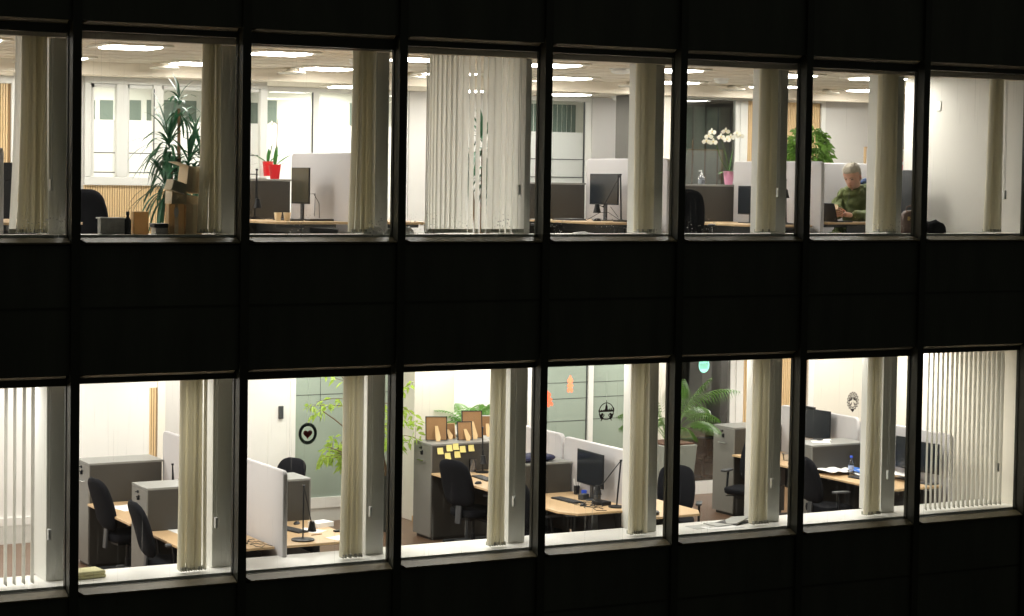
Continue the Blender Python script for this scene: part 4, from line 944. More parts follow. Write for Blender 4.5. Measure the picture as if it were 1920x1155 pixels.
cables('cable_tangle', [[(9.28, 2.3, UT+.01), (9.33, 2.1, UT+.10), (9.36, 1.95, UT+.11), (9.4, 1.75, UT+.02)], [(9.36, 1.9, UT+.18), (9.4, 1.78, UT+.05)]], 'loose black cable arching behind the fifth upper window monitor')
# pump bottle
p = aty(1315, 347, 3.25); o = thing('pump_bottle', 'clear pump bottle with white nozzle beside the orchid', 'bottle', (p.x, 3.25, F1+CAB))
b = MB(); b.lathe([(0, 0), (.046, 0), (.05, .01), (.05, .085), (.035, .115), (.015, .125), (0, .125)], 20); build('body', b, M['bottle'], o)
b = MB(); b.lathe([(0, .005), (.043, .006), (.043, .06), (0, .06)], 20); build('gel_fill', b, M['gel'], o)
b = MB(); b.lathe([(0, .12), (.018, .12), (.016, .15), (.006, .155), (.006, .185), (.0, .186)], 12); b.tube([(0, 0, .185), (-.045, 0, .18)], .008, 6); build('pump', b, M['gel'], o)
# upper sill things, second window
zs = SU
def sbx(p0, p1, pyt, y, d_, m, name, label, cat, rz=0, bevel=.002, tiltm=None):
    a = aty(p0, pyt, y); c = aty(p1, pyt, y); b = MB(); hw = (c.x-a.x)/2; b.box(-hw, hw, 0, d_, 0, a.z-zs); return simple(name, b, M[m], ((a.x+c.x)/2, y, zs), label, cat, rz, None, bevel)
o = sbx(189, 234, 410, .3, .1, 'papergrey', 'grey_box', 'grey printed box with white lid on the upper sill', 'box')
b = MB(); b.box(-.14, .14, -.01, .11, .0, .012); simple('box_lid', b, M['paper'], (aty(211, 410, .3).x, .3, aty(211, 410, .3).z), 'white lid resting on the grey printed box', 'lid')
o = thing('black_bottle', 'black glass bottle on the upper sill between the grey box and the amber box', 'bottle', (aty(240.5, 440, .32).x, .34, zs))
b = MB(); b.lathe([(0, 0), (.034, 0), (.036, .01), (.036, .15), (.014, .185), (.014, .2), (0, .2)], 18); build('body', b, M['blackplastic'], o)
b = MB(); b.lathe([(0, .2), (.019, .2), (.019, .24), (0, .24)], 14); build('cap', b, M['blackplastic'], o)
o = sbx(251, 279, 397, .3, .1, 'kraft', 'amber_box', 'amber coloured open carton on the upper sill', 'box')
o = thing('stacked_trays', 'stack of dark plastic trays on the upper sill below the cartons', 'trays', (aty(306, 424, .4).x, .38, zs))
b = MB(); b.box(-.13, .13, -.08, .08, .075, .105); b.box(-.14, .12, -.09, .07, .105, .118); build('upper_tray', b, M['blackplastic'], o, bevel=.006)
b = MB(); b.box(-.11, .13, -.07, .08, 0, .074); build('lower_tray', b, M['papergrey'], o, bevel=.004)
b = MB(); b.box(-.025, .025, -.02, .02, 0, .02); simple('crumpled_foil', b, M['paper'], (aty(187, 437, .2).x, .2, zs), 'small crumpled white wad left of the grey box', 'wad', 30, bevel=.008)
# tottering cardboard boxes
def carton(px_, pbot, w_, h_, d_, tilt, rz, label, y=.42, m='card', flap=None, z=None):
    p = aty(px_, pbot, y); z = p.z if z is None else z
    o = thing('cardboard_box', label, 'cardboard box', (p.x, y, z), radians(rz), 'cardboard boxes heaped beside the second upper blind')
    R = Matrix.Rotation(radians(tilt), 4, 'Y')
    b = MB(); b.box(-w_/2, w_/2, -d_/2, d_/2, 0, h_, R); build('body', b, M[m], o, bevel=.003)
    b = MB(); b.box(-.02, .02, -d_/2-.002, -d_/2-.0005, 0, h_, R); build('tape', b, M['cardl'], o)
    if flap:
        for (hx, ang, ln) in flap:
            F = R @ Matrix.Translation((hx*w_/2, 0, h_)) @ Matrix.Rotation(radians(ang), 4, 'Y')
            b = MB(); b.box(0, ln, -d_/2, d_/2, 0, .005, F); build('flap', b, M['cardl'], o)
    return o
carton(355, 440, .20, .32, .2, 0, 8, 'tall brown carton at the bottom beside the blind', z=SU)
carton(327, 440, .16, .32, .15, 0, -6, 'kraft carton with white address label standing on the sill', y=.34, m='kraft', z=SU)
b = MB(); b.lathe([(0, 0), (.028, 0), (0, .001)], 16, mtx=Matrix.Scale(1.9, 4, (0, 0, 1)) @ Matrix.Rotation(radians(90), 4, 'X')); simple('address_label', b, M['paper'], (aty(331, 398, .258).x, .262, aty(331, 398, .258).z), 'white oval address label on the kraft carton', 'label')
carton(329, 383, .17, .13, .16, 4, 5, 'small pale carton above the kraft carton', y=.36, m='cardl')
carton(327, 360, .17, .11, .15, 18, 10, 'small tilted pale carton sticking out to the left of the heap', y=.3, m='cardl')
carton(352, 384, .17, .10, .18, 10, 0, 'dark brown flattened carton wedged in the middle of the heap', y=.44)
carton(352, 361, .17, .27, .18, 8, 12, 'large open carton with spread flaps on top of the heap', y=.38, flap=((-1, 188, .14), (1, -20, .1)))
# crumpled papers on the upper sill
def crumple(px_, y, w_, h_, d_, label, rz=0, seed=1, m='paper'):
    q = random.Random(seed); b = MB(); n, mrow = 8, 5; rings = []
    for j in range(mrow):
        t = j/(mrow-1); s = 1-.75*t*t; rings.append([Vector((w_/2*s*cos(a)*q.uniform(.75, 1.15), d_/2*s*sin(a)*q.uniform(.75, 1.15), h_*t*q.uniform(.85, 1.1))) for a in [2*pi*i/n for i in range(n)]])
    b.loft(rings); o = build('crumpled_paper', b, M[m], None, (aty(px_, 440, y).x, y, SU), radians(rz), 0, 10); tag(o, label, 'paper', 'crumpled papers on the upper sill')
crumple(702, .2, .26, .10, .16, 'crumpled white paper at the foot of the third upper blind', 0, 3)
crumple(732, .3, .2, .075, .16, 'flat folded white paper right of the third upper blind', 0, 5, 'papergrey')
crumple(763, .25, .2, .09, .15, 'folded white paper at the left corner of the fourth upper window', 0, 8)
crumple(1092, .3, .36, .03, .2, 'flat white paper on the sill of the fifth upper window', 0, 12)
# bags
o = thing('leather_bag', 'brown leather bag with brass lock on the upper sill by the man', 'bag', (aty(1706, 437, .7).x, .70, SU))
b = MB(); rings = []
for z, s in ((0, .97), (.08, 1), (.17, .93), (.24, .8), (.275, .6), (.29, .3)): rings.append([Vector((.16*s*math.copysign(abs(cos(a))**.6, cos(a)), .08*s*math.copysign(abs(sin(a))**.7, sin(a)), z)) for a in [2*pi*i/24 for i in range(24)]])
b.loft(rings); build('body', b, M['brownbag'], o)
b = MB(); b.tube([(-.10, -.078, .19), (.10, -.078, .19)], .004, 6); b.box(-.11, -.085, -.09, -.076, .16, .21); build('lock_bar', b, M['brass'], o)
b = MB(); b.tube([(-.08, 0, .26), (-.06, 0, .33), (0, 0, .345), (.06, 0, .33), (.08, 0, .26)], .01, 6); build('handle', b, M['brownbag'], o)
o = thing('black_bag', 'slumped black bag on the upper sill at the left of the rightmost upper window', 'bag', (aty(1744, 438, .6).x, .55, SU))
b = MB(); rings = []
for z, s in ((0, .98), (.04, 1), (.09, .95), (.13, .8), (.15, .5)): rings.append([Vector((.17*s*math.copysign(abs(cos(a))**.7, cos(a)), .12*s*math.copysign(abs(sin(a))**.7, sin(a)), z+.01*sin(3*a))) for a in [2*pi*i/24 for i in range(24)]])
b.loft(rings); build('body', b, M['fabric'], o)
b = MB(); b.tube([(-.1, 0, .13), (0, -.05, .17), (.1, 0, .13)], .01, 6); build('strap', b, M['blackplastic'], o)
# framed landscape behind the man
a = aty(1624, 278, 4.1); c = aty(1700, 278, 4.1); o = thing('framed_landscape', 'wood framed pale landscape picture behind the seated man', 'picture', ((a.x+c.x)/2, 4.1, F1+CAB))
hw = (c.x-a.x)/2; hh = a.z-(F1+CAB)
b = MB(); b.box(-hw, hw, 0, .02, 0, hh); build('print', b, M['paper'], o)
b = MB(); b.box(-hw+.09, hw-.05, -.002, -.0005, hh-.17, hh-.03); build('image', b, M['art'], o)
b = MB(); b.box(-hw-.02, -hw, -.012, .03, 0, hh+.02); b.box(hw, hw+.02, -.012, .03, 0, hh+.02); b.box(-hw, hw, -.012, .03, hh, hh+.02); build('moulding', b, M['desk'], o)
cabinet(a.x-.1, 4.0, F1, hw*2+.3, 'low cabinet behind the man carrying the framed landscape', d=.45)
# red sprig
p = aty(1689, 325, 3.6); b = MB(); q = random.Random(5)
for i in range(26):
    t = i/26; x = q.uniform(-.03, .03); z = .02+.2*t; b.add([(x, 0, z), (x+.02, .01, z+.008), (x+.012, 0, z+.03), (x-.012, -.01, z+.02)], [(0,1,2,3)])
b.tube([(0, 0, -.4), (0, 0, .1), (.01, 0, .24)], .004, 5); tag(build('red_sprig', b, M['red'], loc=tuple(p)), 'red flower sprig right of the seventh upper blind', 'flower')
b = MB(); b.box(-.03, .03, -.2, .2, 0, .80); tag(build('coat_stand_panel', b, M['greyplastic'], loc=(aty(1694, 380, 1.9).x, 1.9, aty(1694, 430, 1.9).z), bevel=.01), 'narrow dark upright panel right of the seventh upper blind', 'panel')
# dark board and bits in the leftmost upper window
p = aty(38, 395, 3.2); o = thing('dark_board', 'dark board with a pale zigzag mark in the leftmost upper window', 'board', (p.x, 3.2, p.z))
b = MB(); b.box(-.25, .3, 0, .03, -.9, aty(38, 305, 3.2).z-p.z); build('board', b, M['blackplastic'], o)
b = MB(); zz = aty(40, 322, 3.2).z-p.z; b.tube([(-.0, -.004, zz), (.03, -.004, zz+.03), (.02, -.004, zz-.02), (.05, -.004, zz+.05)], .004, 5); build('zigzag_mark', b, M['paper'], o)
p = aty(40, 372, 2.6); b = MB(); b.box(-.05, .05, -.03, .03, 0, .09); simple('yellow_tin', b, M['yellow'], (p.x, 2.6, p.z-.03), 'yellow tin in front of the dark board', 'tin', 10, bevel=.01)
b = MB(); b.box(-.06, .06, -.04, .04, -.12, 0); simple('white_pot', b, M['gel'], (p.x, 2.55, p.z-.04), 'white holder below the yellow tin', 'holder', 5, bevel=.01)

# ------------------------------------------------------------------ hanging window ornaments
def yprism(pts, th=.004): b = MB(); b.prism(pts, -th/2, th/2); return b
def ring(b, R, r, n=40, sx=1, sz=1, cx=0, cz=0, th=.004):
    for i in range(n):
        a, c = 2*pi*i/n, 2*pi*(i+1)/n
        q = [(cx+(R-r)*sx*cos(a), cz+(R-r)*sz*sin(a)), (cx+(R+r)*sx*cos(a), cz+(R+r)*sz*sin(a)), (cx+(R+r)*sx*cos(c), cz+(R+r)*sz*sin(c)), (cx+(R-r)*sx*cos(c), cz+(R-r)*sz*sin(c))]
        b.prism(q, -th/2, th/2)
def heart(s, n=28):
    return [(s*.062*16*sin(t)**3, s*.062*(13*cos(t)-5*cos(2*t)-2*cos(3*t)-cos(4*t))) for t in [2*pi*i/n for i in range(n)]]
def ornament(pxx, pyy, y, name, label):
    p = aty(pxx, pyy, y); o = thing(name, label, 'window ornament', tuple(p), 0, 'cut-out ornaments hanging in the lower windows'); return o, p
def thread(o, L, z0):
    b = MB(); b.tube([(0, 0, z0), (0, 0, z0+L)], .0008, 4); build('thread', b, M['paper'], o)
Y_O = .055
o, p = ornament(577, 813, Y_O, 'heart_wreath', 'round dark green wreath with a dark red heart hanging in the third lower window')
b = MB(); R = .088
for i in range(22):
    a = 2*pi*i/22; ring(b, .0125, .0048, 12, cx=R*cos(a), cz=R*1.08*sin(a))
ring(b, R-.008, .0035, 44, 1, 1.08, th=.003); ring(b, R+.008, .003, 44, 1, 1.08, th=.003)
for i in range(44):
    a = 2*pi*i/44; x, z = (R+.016)*cos(a), (R+.016)*1.08*sin(a); t = .007
    b.prism([(x-t, z-t*.5), (x+t, z-t*.7), (x+t*.2, z+t)], -.0015, .0015)
ring(b, R, .004, 44, 1, 1.08, th=.002)
build('wreath', b, M['darkgreen'], o, smooth=0)
b = yprism([(x, z-.004) for x, z in heart(.052)], .004); build('heart', b, M['maroon'], o, smooth=0)
thread(o, .5, R)
o, p = ornament(1137, 771, Y_O, 'city_skyline_ring', 'round dark cut-out of a church spire skyline hanging in the fifth lower window')
b = MB(); R = .095; ring(b, R, .0045, 48)
b.prism([(-.021, -.0), (-.013, .055), (-.004, .08), (-.0015, .128), (.0015, .128), (.004, .08), (.013, .055), (.021, 0)][::-1], -.002, .002)
q = random.Random(4); x = -.105
for i, (w_, h_) in enumerate(((.018, .022), (.014, .01), (.012, .02), (.016, .012), (.02, .018), (.014, .026), (.02, .015), (.02, .015), (.016, .03), (.012, .012), (.014, .034), (.014, .012), (.02, .04))):
    b.prism([(x, -.008), (x+w_, -.008), (x+w_, h_*.7), (x+w_/2, h_*1.1), (x, h_*.7)], -.0018, .0018); x += w_
for s in (-1, 1):     # two leaning carved shapes on the ring
    b.prism([(s*.10, -.03), (s*.075, -.035), (s*.05, -.06), (s*.035, -.085), (s*.06, -.098), (s*.085, -.07)][::s], -.002, .002)
    ring(b, .009, .007, 12, cx=s*.055, cz=-.035)
    b.prism([(s*.022, -.04), (s*.028, -.036), (s*.075, -.105), (s*.068, -.112)][::s], -.002, .002)
build('cut_out', b, M['brownblack'], o, smooth=0); thread(o, .32, R+.03)
o, p = ornament(1599, 752, Y_O, 'bell_wreath', 'dark scalloped cut-out wreath with two bells hanging in the seventh lower window')
b = MB(); 
for i in range(16):
    a = 2*pi*i/16+.1; ring(b, .014, .003, 12, cx=.068*cos(a), cz=.088*sin(a))
    x, z = .085*cos(a), .108*sin(a); t = .011; b.prism([(x-t, z-t*.5), (x+t, z-t*.6), (x+t*.3, z+t)], -.0015, .0015)
ring(b, .055, .0022, 32, 1, 1.35)
for s in (-1, 1):
    b.prism([(s*(.006+u), v) for u, v in ((0, .058), (.022, .05), (.038, .022), (.056, .006), (.046, -.0), (.008, .012), (.0, .03))][::-s], -.002, .002)
    b.prism([(s*.012, -.01), (s*.03, -.03), (s*.045, -.055), (s*.02, -.045)][::-s], -.0015, .0015)
build('wreath', b, M['brownblack'], o, smooth=0)
b = yprism([(x, z-.112) for x, z in heart(.024)], .004); build('heart', b, M['brownblack'], o, smooth=0)
thread(o, .42, .1)
o, p = ornament(1320, 685, 1.7, 'round_tree_ornament', 'round turquoise cut-out ornament touching the top of the sixth lower window')
b = MB(); R = .084; ring(b, R-.005, .006, 44, .95, 1.1)
for i in range(9):
    x = -.062+.0155*i; h = (R*.92)*math.sqrt(max(0, 1-(x/(R*.95))**2)); b.prism([(x-.0045, -h), (x+.0045, -h), (x+.003, h*(.2+.5*(i % 2))), (x-.003, h*(.2+.5*(i % 2)))], -.0015, .0015)
b.prism([(R*.95*.93*cos(a), R*1.05*sin(a)) for a in [pi+pi*.18+(pi*.64)*i/12 for i in range(13)]], -.0012, .0012)
for i in range(7): ring(b, .009, .004, 10, cx=-.05+.017*i, cz=.028+.016*(i % 2), th=.003)
build('cut_out', b, M['teal'], o, smooth=0)
def gnome(pxx, pyy, rot, label):
    o, p = ornament(pxx, pyy, 1.7, 'pointed_hat_cut_out', label)
    pts = [(0, .10), (.016, .07), (.036, .045), (.034, .022), (.014, .006), (.036, -.006), (.040, -.026), (.018, -.040), (.036, -.056), (.038, -.082), (.022, -.096), (.006, -.086), (0, -.058)]
    pts = pts+[(-x, z) for x, z in pts[-2:0:-1]]
    c, s = cos(rot)*1.12, sin(rot)*1.12; pts = [(x*c-z*s, x*s+z*c) for x, z in pts]
    b = yprism(pts[::-1], .004); build('cut_out', b, M['orange'], o, smooth=0)
gnome(1069, 720, 0, 'orange felt cut-out with pointed hat, high in the fifth lower window')
gnome(1029, 747, .25, 'orange felt cut-out half hidden by the mullion, lower and left of the other')

# ------------------------------------------------------------------ plants
def blade(b, base, d, L, w_, droop, seg=6, fold=.15, tw=0):
    """strap leaf from base, initial direction d, bending down"""
    d = Vector(d).normalized(); p = Vector(base); left = []; right = []
    side = d.cross(Vector((0,0,1))); side = side.normalized() if side.length > .05 else Vector((1,0,0))
    for i in range(seg+1):
        t = i/seg; ww = w_*(sin(pi*min(1, t*.86+.12))**.7)*(1 if t < .98 else 0.03)
        left.append(p+side*ww/2); right.append(p-side*ww/2)
        d = (d+Vector((0,0,-droop/seg))).normalized(); p = p+d*(L/seg)
    b.strip(left, right)
def yucca(x, y, z, label, heads, name='yucca', pot_=True):
    o = thing(name, label, 'potted plant', (x, y, z), 0)
    q = random.Random(int(x*10)); tr = MB(); lf = MB()
    for hx, hy, hz, L, n in heads:
        tr.tube([(hx*.2, hy*.2, .3), (hx*.6, hy*.6, .3+(hz-.3)*.5), (hx, hy, hz)], .03, 8, .02)
        for i in range(n):
            a = q.uniform(0, 2*pi); t = i/n; el = radians(82-105*t)+q.uniform(-.15, .15); bz = hz+.16*(1-t)-.10*t
            dv = (cos(a)*cos(el), sin(a)*cos(el), sin(el)); blade(lf, (hx, hy, bz), dv, L*q.uniform(.75, 1.05), .045*q.uniform(.8, 1.15), q.uniform(1.0, 2.2)*(.7+t))
    build('trunk', tr, M['bark'], o); build('leaves', lf, M['leafdark'], o, smooth=60)
    b = MB(); b.lathe([(0, 0), (.17, 0), (.22, .36), (.2, .36), (.19, .30), (0, .30)], 24); build('pot', b, M['darkpot'], o)
    return o
yb = aty(338, 240, 4.7)
yucca(yb.x, 4.7, F1, 'tall dark green yucca plant spreading before the internal windows, second upper window', [(-.02, 0, 2.16, .36, 26), (-.12, .06, 1.62, .66, 62), (.10, -.05, 1.38, .66, 55), (-.2, .0, 1.12, .62, 46), (.32, .1, 1.5, .58, 45)])
yb = aty(905, 300, 5.2)
yucca(yb.x, 5.2, F1, 'dark leafy plant glimpsed through the slats of the half closed blind', [(0, 0, 1.75, .5, 40), (-.15, .1, 1.45, .5, 40), (.25, 0, 1.35, .6, 45)], 'dragon_tree')
def leafq(b, c, n_, L, w_, q, hang=0):
    """one pointed leaf, centre c, growing along n_"""
    d = Vector(n_).normalized(); s = d.cross(Vector((q.uniform(-1, 1), q.uniform(-1, 1), q.uniform(-.2, 1)))).normalized(); u = d.cross(s)
    c = Vector(c)
    pts = [c, c+d*L*.3+s*w_*.5+u*L*.04, c+d*L*.65+s*w_*.42, c+d*L-Vector((0, 0, hang*L*.25)), c+d*L*.65-s*w_*.42, c+d*L*.3-s*w_*.5+u*L*.04]
    b.add(pts, [(0,1,2,3), (0,3,4,5)])
# bush behind the man
a = aty(1515, 303, 4.1); o = thing('green_bush_plant', 'dense bright green potted bush above the screen left of the man', 'potted plant', (a.x, 4.1, F1+CAB))
b = MB(); q = random.Random(3)
for i in range(620):
    u = q.uniform(-1, 1); th = q.uniform(0, 2*pi); r = q.uniform(.35, 1)**.5; s = math.sqrt(1-u*u)
    x, y_, z = .31*r*s*cos(th), .28*r*s*sin(th), .50+.36*r*u
    x *= 1+.12*sin(5*th+3*u); dv = (x*2+q.uniform(-.3, .3), y_*2+q.uniform(-.3, .3), (z-.5)+q.uniform(-.7, .1)); leafq(b, (x, y_, z), dv, q.uniform(.08, .14), .055, q, 1)
build('leaves', b, M['leafbush'], o)
b = MB()
for i in range(9):
    th = 2*pi*i/9; b.tube([(0, 0, .1), (.1*cos(th), .1*sin(th), .35), (.2*cos(th), .2*sin(th), .55)], .006, 5)
build('stems', b, M['stem'], o)
b = MB(); b.lathe([(0, 0), (.11, 0), (.14, .2), (.125, .2), (.12, .16), (0, .16)], 20); build('pot', b, M['darkpot'], o)
# orchids
def orchid_leaves(b, n, L, q, w_=.07, el0=25):
    for i in range(n):
        a = 2*pi*i/n+q.uniform(-.3, .3); el = radians(q.uniform(el0, el0+25)); blade(b, (0, 0, .17), (cos(a)*cos(el), sin(a)*cos(el), sin(el)), L*q.uniform(.8, 1.1), w_, .7, 5)
a = aty(1366, 347, 3.25); zc = F1+CAB
o = thing('white_orchid', 'white flowering orchid in a pink pot on the cabinet', 'orchid', (a.x, 3.25, zc))
b = MB(); b.lathe([(0, 0), (.052, 0), (.078, .185), (.07, .185), (.06, .15), (0, .15)], 24); build('pot', b, M['pink'], o)
b = MB(); q = random.Random(9); orchid_leaves(b, 6, .2, q, .075, 15); blade(b, (0, 0, .17), (.1, -.1, 1), .33, .1, .15, 6); build('leaves', b, M['leaforch'], o, smooth=60); 
st = MB(); fl = []
def rel(px_, py_): v = aty(px_, py_, 3.25); return Vector((v.x-a.x, q.uniform(-.03, .03), v.z-zc))
s1 = [(0, 0, .17), tuple(rel(1352, 300)), tuple(rel(1345, 270)), tuple(rel(1336, 252)), tuple(rel(1326, 256))]
s2 = [(.01, 0, .17), tuple(rel(1360, 290)), tuple(rel(1354, 260)), tuple(rel(1366, 250)), tuple(rel(1386, 254))]
s3 = [tuple(rel(1354, 262)), tuple(rel(1354, 250)), tuple(rel(1356, 246))]
for s_ in (s1, s2, s3): st.tube(s_, .004, 5)
build('flower_stems', st, M['stem'], o)
def bloom(par, c, s, q, m=None):
    b = MB(); f = Vector((-.45, -.85, q.uniform(-.1, .3))).normalized(); f = (f+Vector((q.uniform(-.5, .5), 0, q.uniform(-.4, .2)))).normalized()
    r_ = f.cross(Vector((0,0,1))).normalized(); u_ = r_.cross(f)
    for k, (ang, sz, wd) in enumerate(((90, 1, .55), (210, .95, .5), (330, .95, .5), (0, 1.05, .95), (180, 1.05, .95))):
        an = radians(ang); d = r_*cos(an)+u_*sin(an); t = r_*-sin(an)+u_*cos(an); pts = [c+f*.003*k]
        for j in range(1, 10):
            v = j/10; pts.append(c+d*s*sz*v+t*s*wd*.5*sin(pi*v)**.7+f*(.003*k+.012*v*v))
        pts.append(c+d*s*sz)
        for j in range(9, 0, -1):
            v = j/10; pts.append(c+d*s*sz*v-t*s*wd*.5*sin(pi*v)**.7+f*(.003*k+.012*v*v))
        b.add(pts, [tuple(range(len(pts)))])
    bl_ = build('flower', b, M['petal'], par)
    e = MB(); e.lathe([(0, 0), (.009, .004), (.005, .014), (0, .016)], 8, c=c+f*.014); build('lip', e, M['yellow'], bl_)
for px_, py_ in ((1327, 256), (1336, 248), (1322, 265), (1337, 267), (1349, 257), (1358, 246), (1360, 262), (1370, 258), (1379, 250), (1388, 255)): bloom(o, rel(px_, py_), .060, q)
# red pots
for i, (pxx, pyb, yy, hh) in enumerate(((515, 340, 3.2, .175), (502, 330, 6.2, .2))):
    a = aty(pxx, pyb, yy); z = F1+CAB if i == 0 else a.z
    o = thing('orchid_in_red_pot', ['orchid with one faded bloom in the front red pot', 'red pot half hidden behind the front red pot'][i], 'orchid', (a.x, yy, z))
    b = MB(); b.lathe([(0, 0), (.055, 0), (.075, hh), (.068, hh), (.06, hh*.8), (0, hh*.8)], 24); build('pot', b, M['red'], o)
    b = MB(); q = random.Random(i+20)
    for dx, el, L in ((-1, 38, .36), (-.9, 10, .26), (1, 45, .3), (.5, 70, .3), (-.1, 75, .22), (.8, 25, .2)):
        e = radians(el); blade(b, (0, 0, hh*.85), (dx*cos(e), q.uniform(-.3, .3), sin(e)), L, .05, .5, 6)
    build('leaves', b, M['leaforch'], o, smooth=60)
    if i == 0:
        b = MB(); b.tube([(0, 0, .15), (.02, 0, .4), (.035, 0, .73)], .005, 5); b.tube([(-.05, 0, .15), (-.05, 0, .4)], .003, 4); b.tube([(.033, 0, .66), (-.02, 0, .69), (-.04, 0, .66)], .003, 4); build('flower_stems', b, M['bark'], o); bloom(o, Vector((-.05, -.01, .655)), .05, q)
    else:
        pb = MB(); pb.box(-.5, .5, -.08, .18, -.02, -.002); build('ledge', pb, M['white'], o)
# lime leafed tree in the third lower window
ta = aty(727, 960, 5.15)
o = thing('lime_leafed_tree', 'tall lime green leafy tree in a dark pot before the green glass', 'potted tree', (ta.x, 5.15, F0))
b = MB(); b.lathe([(0, 0), (.10, 0), (.17, .78), (.155, .78), (.14, .7), (0, .7)], 28); build('pot', b, M['darkpot'], o)
tr = MB(); lf = MB(); q = random.Random(11)
def branch(p, d, L, r, depth):
    p = Vector(p); d = Vector(d).normalized(); pts = [p.copy()]; n = 7
    for i in range(n):
        d = (d+Vector((q.uniform(-.18, .18), q.uniform(-.18, .18), q.uniform(-.12, .06)-.05*depth))).normalized(); p = p+d*(L/n); pts.append(p.copy())
        if p.x < -.98: return tr.tube(pts, r, 6, r*.5)
        if depth >= 1 and i > 0:
            for _ in range(3):
                dv = (d*.5+Vector((q.uniform(-1, 1), q.uniform(-1, 1), q.uniform(-.75, .45)))).normalized(); m_ = p+dv*.03
                leafq(lf, m_, dv+Vector((0, 0, -.35)), q.uniform(.07, .13), q.uniform(.028, .05), q, 1)
    tr.tube(pts, r, 6, r*.5)
    if depth < 2:
        for i in ((2, 4, 5, 7) if depth == 0 else (3, 6)):
            for _ in range(1):
                a = q.uniform(0, 2*pi); branch(pts[i], (cos(a)*.8+d.x*.6-.15, sin(a)*.6+d.y*.6, .35), L*.48*q.uniform(.7, 1.1), r*.45, depth+1)
for dx, dy, dz, L in ((-.34, 0, 1, 1.7), (-.08, .1, 1, 1.8), (-.55, -.1, .9, 1.5), (-.42, .15, .4, .85), (-.5, 0, .6, 1.0), (-.05, -.1, .6, .9)): branch((0, 0, .7), (dx, dy, dz), L, .014, 0)
build('trunk', tr, M['bark'], o); build('crown', lf, M['leaflime'], o)
# fern behind the frames
fa = aty(880, 815, 5.6); o = thing('fern', 'fern with arching fronds behind the picture frames', 'potted plant', (fa.x, 5.6, F0))
def frond(b, base, d, L, lw, n, droop, q, down=.2, start=.15, wd=1):
    d = Vector(d).normalized(); p = Vector(base); pts = [p.copy()]
    for i in range(n):
        d = (d+Vector((0, 0, -droop/n))).normalized(); p = p+d*(L/n); pts.append(p.copy()); t = (i+1)/n
        if t > start:
            s = d.cross(Vector((0,0,1))); s = s.normalized() if s.length > .05 else Vector((1,0,0)); l = lw*sin(pi*min(1, ((t-start)/(1-start))*.8+.16))**.8
            for sg in (-1, 1):
                dv = (s*sg+d*.55+Vector((0, 0, -down))).normalized(); w_ = d*.012*wd+Vector((0, 0, .004*wd)); e = p+dv*l+Vector((0, 0, -down*l*.5)); m_ = p+dv*l*.5+Vector((0,0,.01))
                b.add([p-w_*.6, m_-w_, e, m_+w_, p+w_*.6], [(0,1,2,3,4)])
    return pts
b = MB(); st = MB(); q = random.Random(2)
for i in range(17):
    a = 2*pi*i/17+q.uniform(-.2, .2); el = q.uniform(.9, 1.9); pts = frond(b, (0, 0, 1.25), (cos(a), sin(a)*.7, el), q.uniform(.5, .75), .15, 15, 1.4, q); st.tube(pts, .004, 4)
build('fronds', b, M['leaffern'], o); build('stems', st, M['stem'], o)
b = MB(); b.lathe([(0, 0), (.15, 0), (.2, 1.2), (.17, 1.2), (.16, 1.15), (0, 1.15)], 24); build('pot', b, M['planter'], o)
# palm in planter
pa = aty(1303, 828, 3.85)
o = thing('potted_palm', 'green palm with arching fronds in a grey green square planter', 'potted palm', (pa.x-.42, 3.85, F0))
b = MB(); h = pa.z-F0; b.loft([[Vector((s*.19, t*.19, 0)) for s, t in ((-1,-1),(1,-1),(1,1),(-1,1))], [Vector((s*.27, t*.27, h)) for s, t in ((-1,-1),(1,-1),(1,1),(-1,1))]]); build('planter', b, M['planter'], o, bevel=.01)
b = MB(); b.box(-.24, .24, -.24, .24, h-.0, h+.02); build('soil', b, M['soil'], o)
b = MB(); st = MB(); q = random.Random(8)
for i in range(16):
    a = 2*pi*i/16+q.uniform(-.2, .2); el = (2.0, 3.2, 5.0)[i % 3]; L = (.80, 1.0, 1.08)[i % 3]*q.uniform(.85, 1.08)
    pts = frond(b, (.05*cos(a), .05*sin(a), h), (cos(a), sin(a), el), L, .21, 26, (2.2, 2.4, 1.6)[i % 3], q, .6, .42, .62); st.tube(pts, .006, 5, .002)
pts = frond(b, (0, 0, h), (.50, -.2, 1.9), 1.35, .22, 32, 2.2, q, .7, .4, .6); st.tube(pts, .006, 5, .002)
build('fronds', b, M['leafpalm'], o); build('stems', st, M['stem'], o)
# furniture added behind the lower dark glass to imitate its reflection
desk(13.4, 14.9, 6.9, 7.7, F0, .92, 'brown desk added behind the dark glass in place of a reflected desk')
c = chair(14.55, 7.0, F0, 150, 'chair added behind the dark glass in place of a reflected chair')

# ------------------------------------------------------------------ the man
HX, HY = 13.16, 1.95     # hips
fdir = Vector((-.87, -.50, 0)).normalized(); sdir = Vector((.50, -.87, 0)).normalized()
man = thing('person', 'seated man with short grey hair and olive green jacket looking at his phone', 'person', (HX, HY, F1))
org = Vector((HX, HY, F1))
def Lp(f, s, z): return fdir*f+sdir*s+Vector((0, 0, z))
def Pp(x_, y_, Y): return aty(x_, y_, Y)-org
def skinmesh(name, pts, edges, radii, m, parent, root=0, sub=2, flat=None):
    me = bpy.data.meshes.new(name); me.from_pydata([tuple(p) for p in pts], edges, []); o = link(name, me, m, parent)
    md = o.modifiers.new('skin', 'SKIN'); md.use_smooth_shade = True
    for i, r in enumerate(radii):
        v = me.skin_vertices[0].data[i]; v.radius = r if isinstance(r, tuple) else (r, r); v.use_root = (i == root)
    s = o.modifiers.new('sub', 'SUBSURF'); s.levels = s.render_levels = sub
    return o
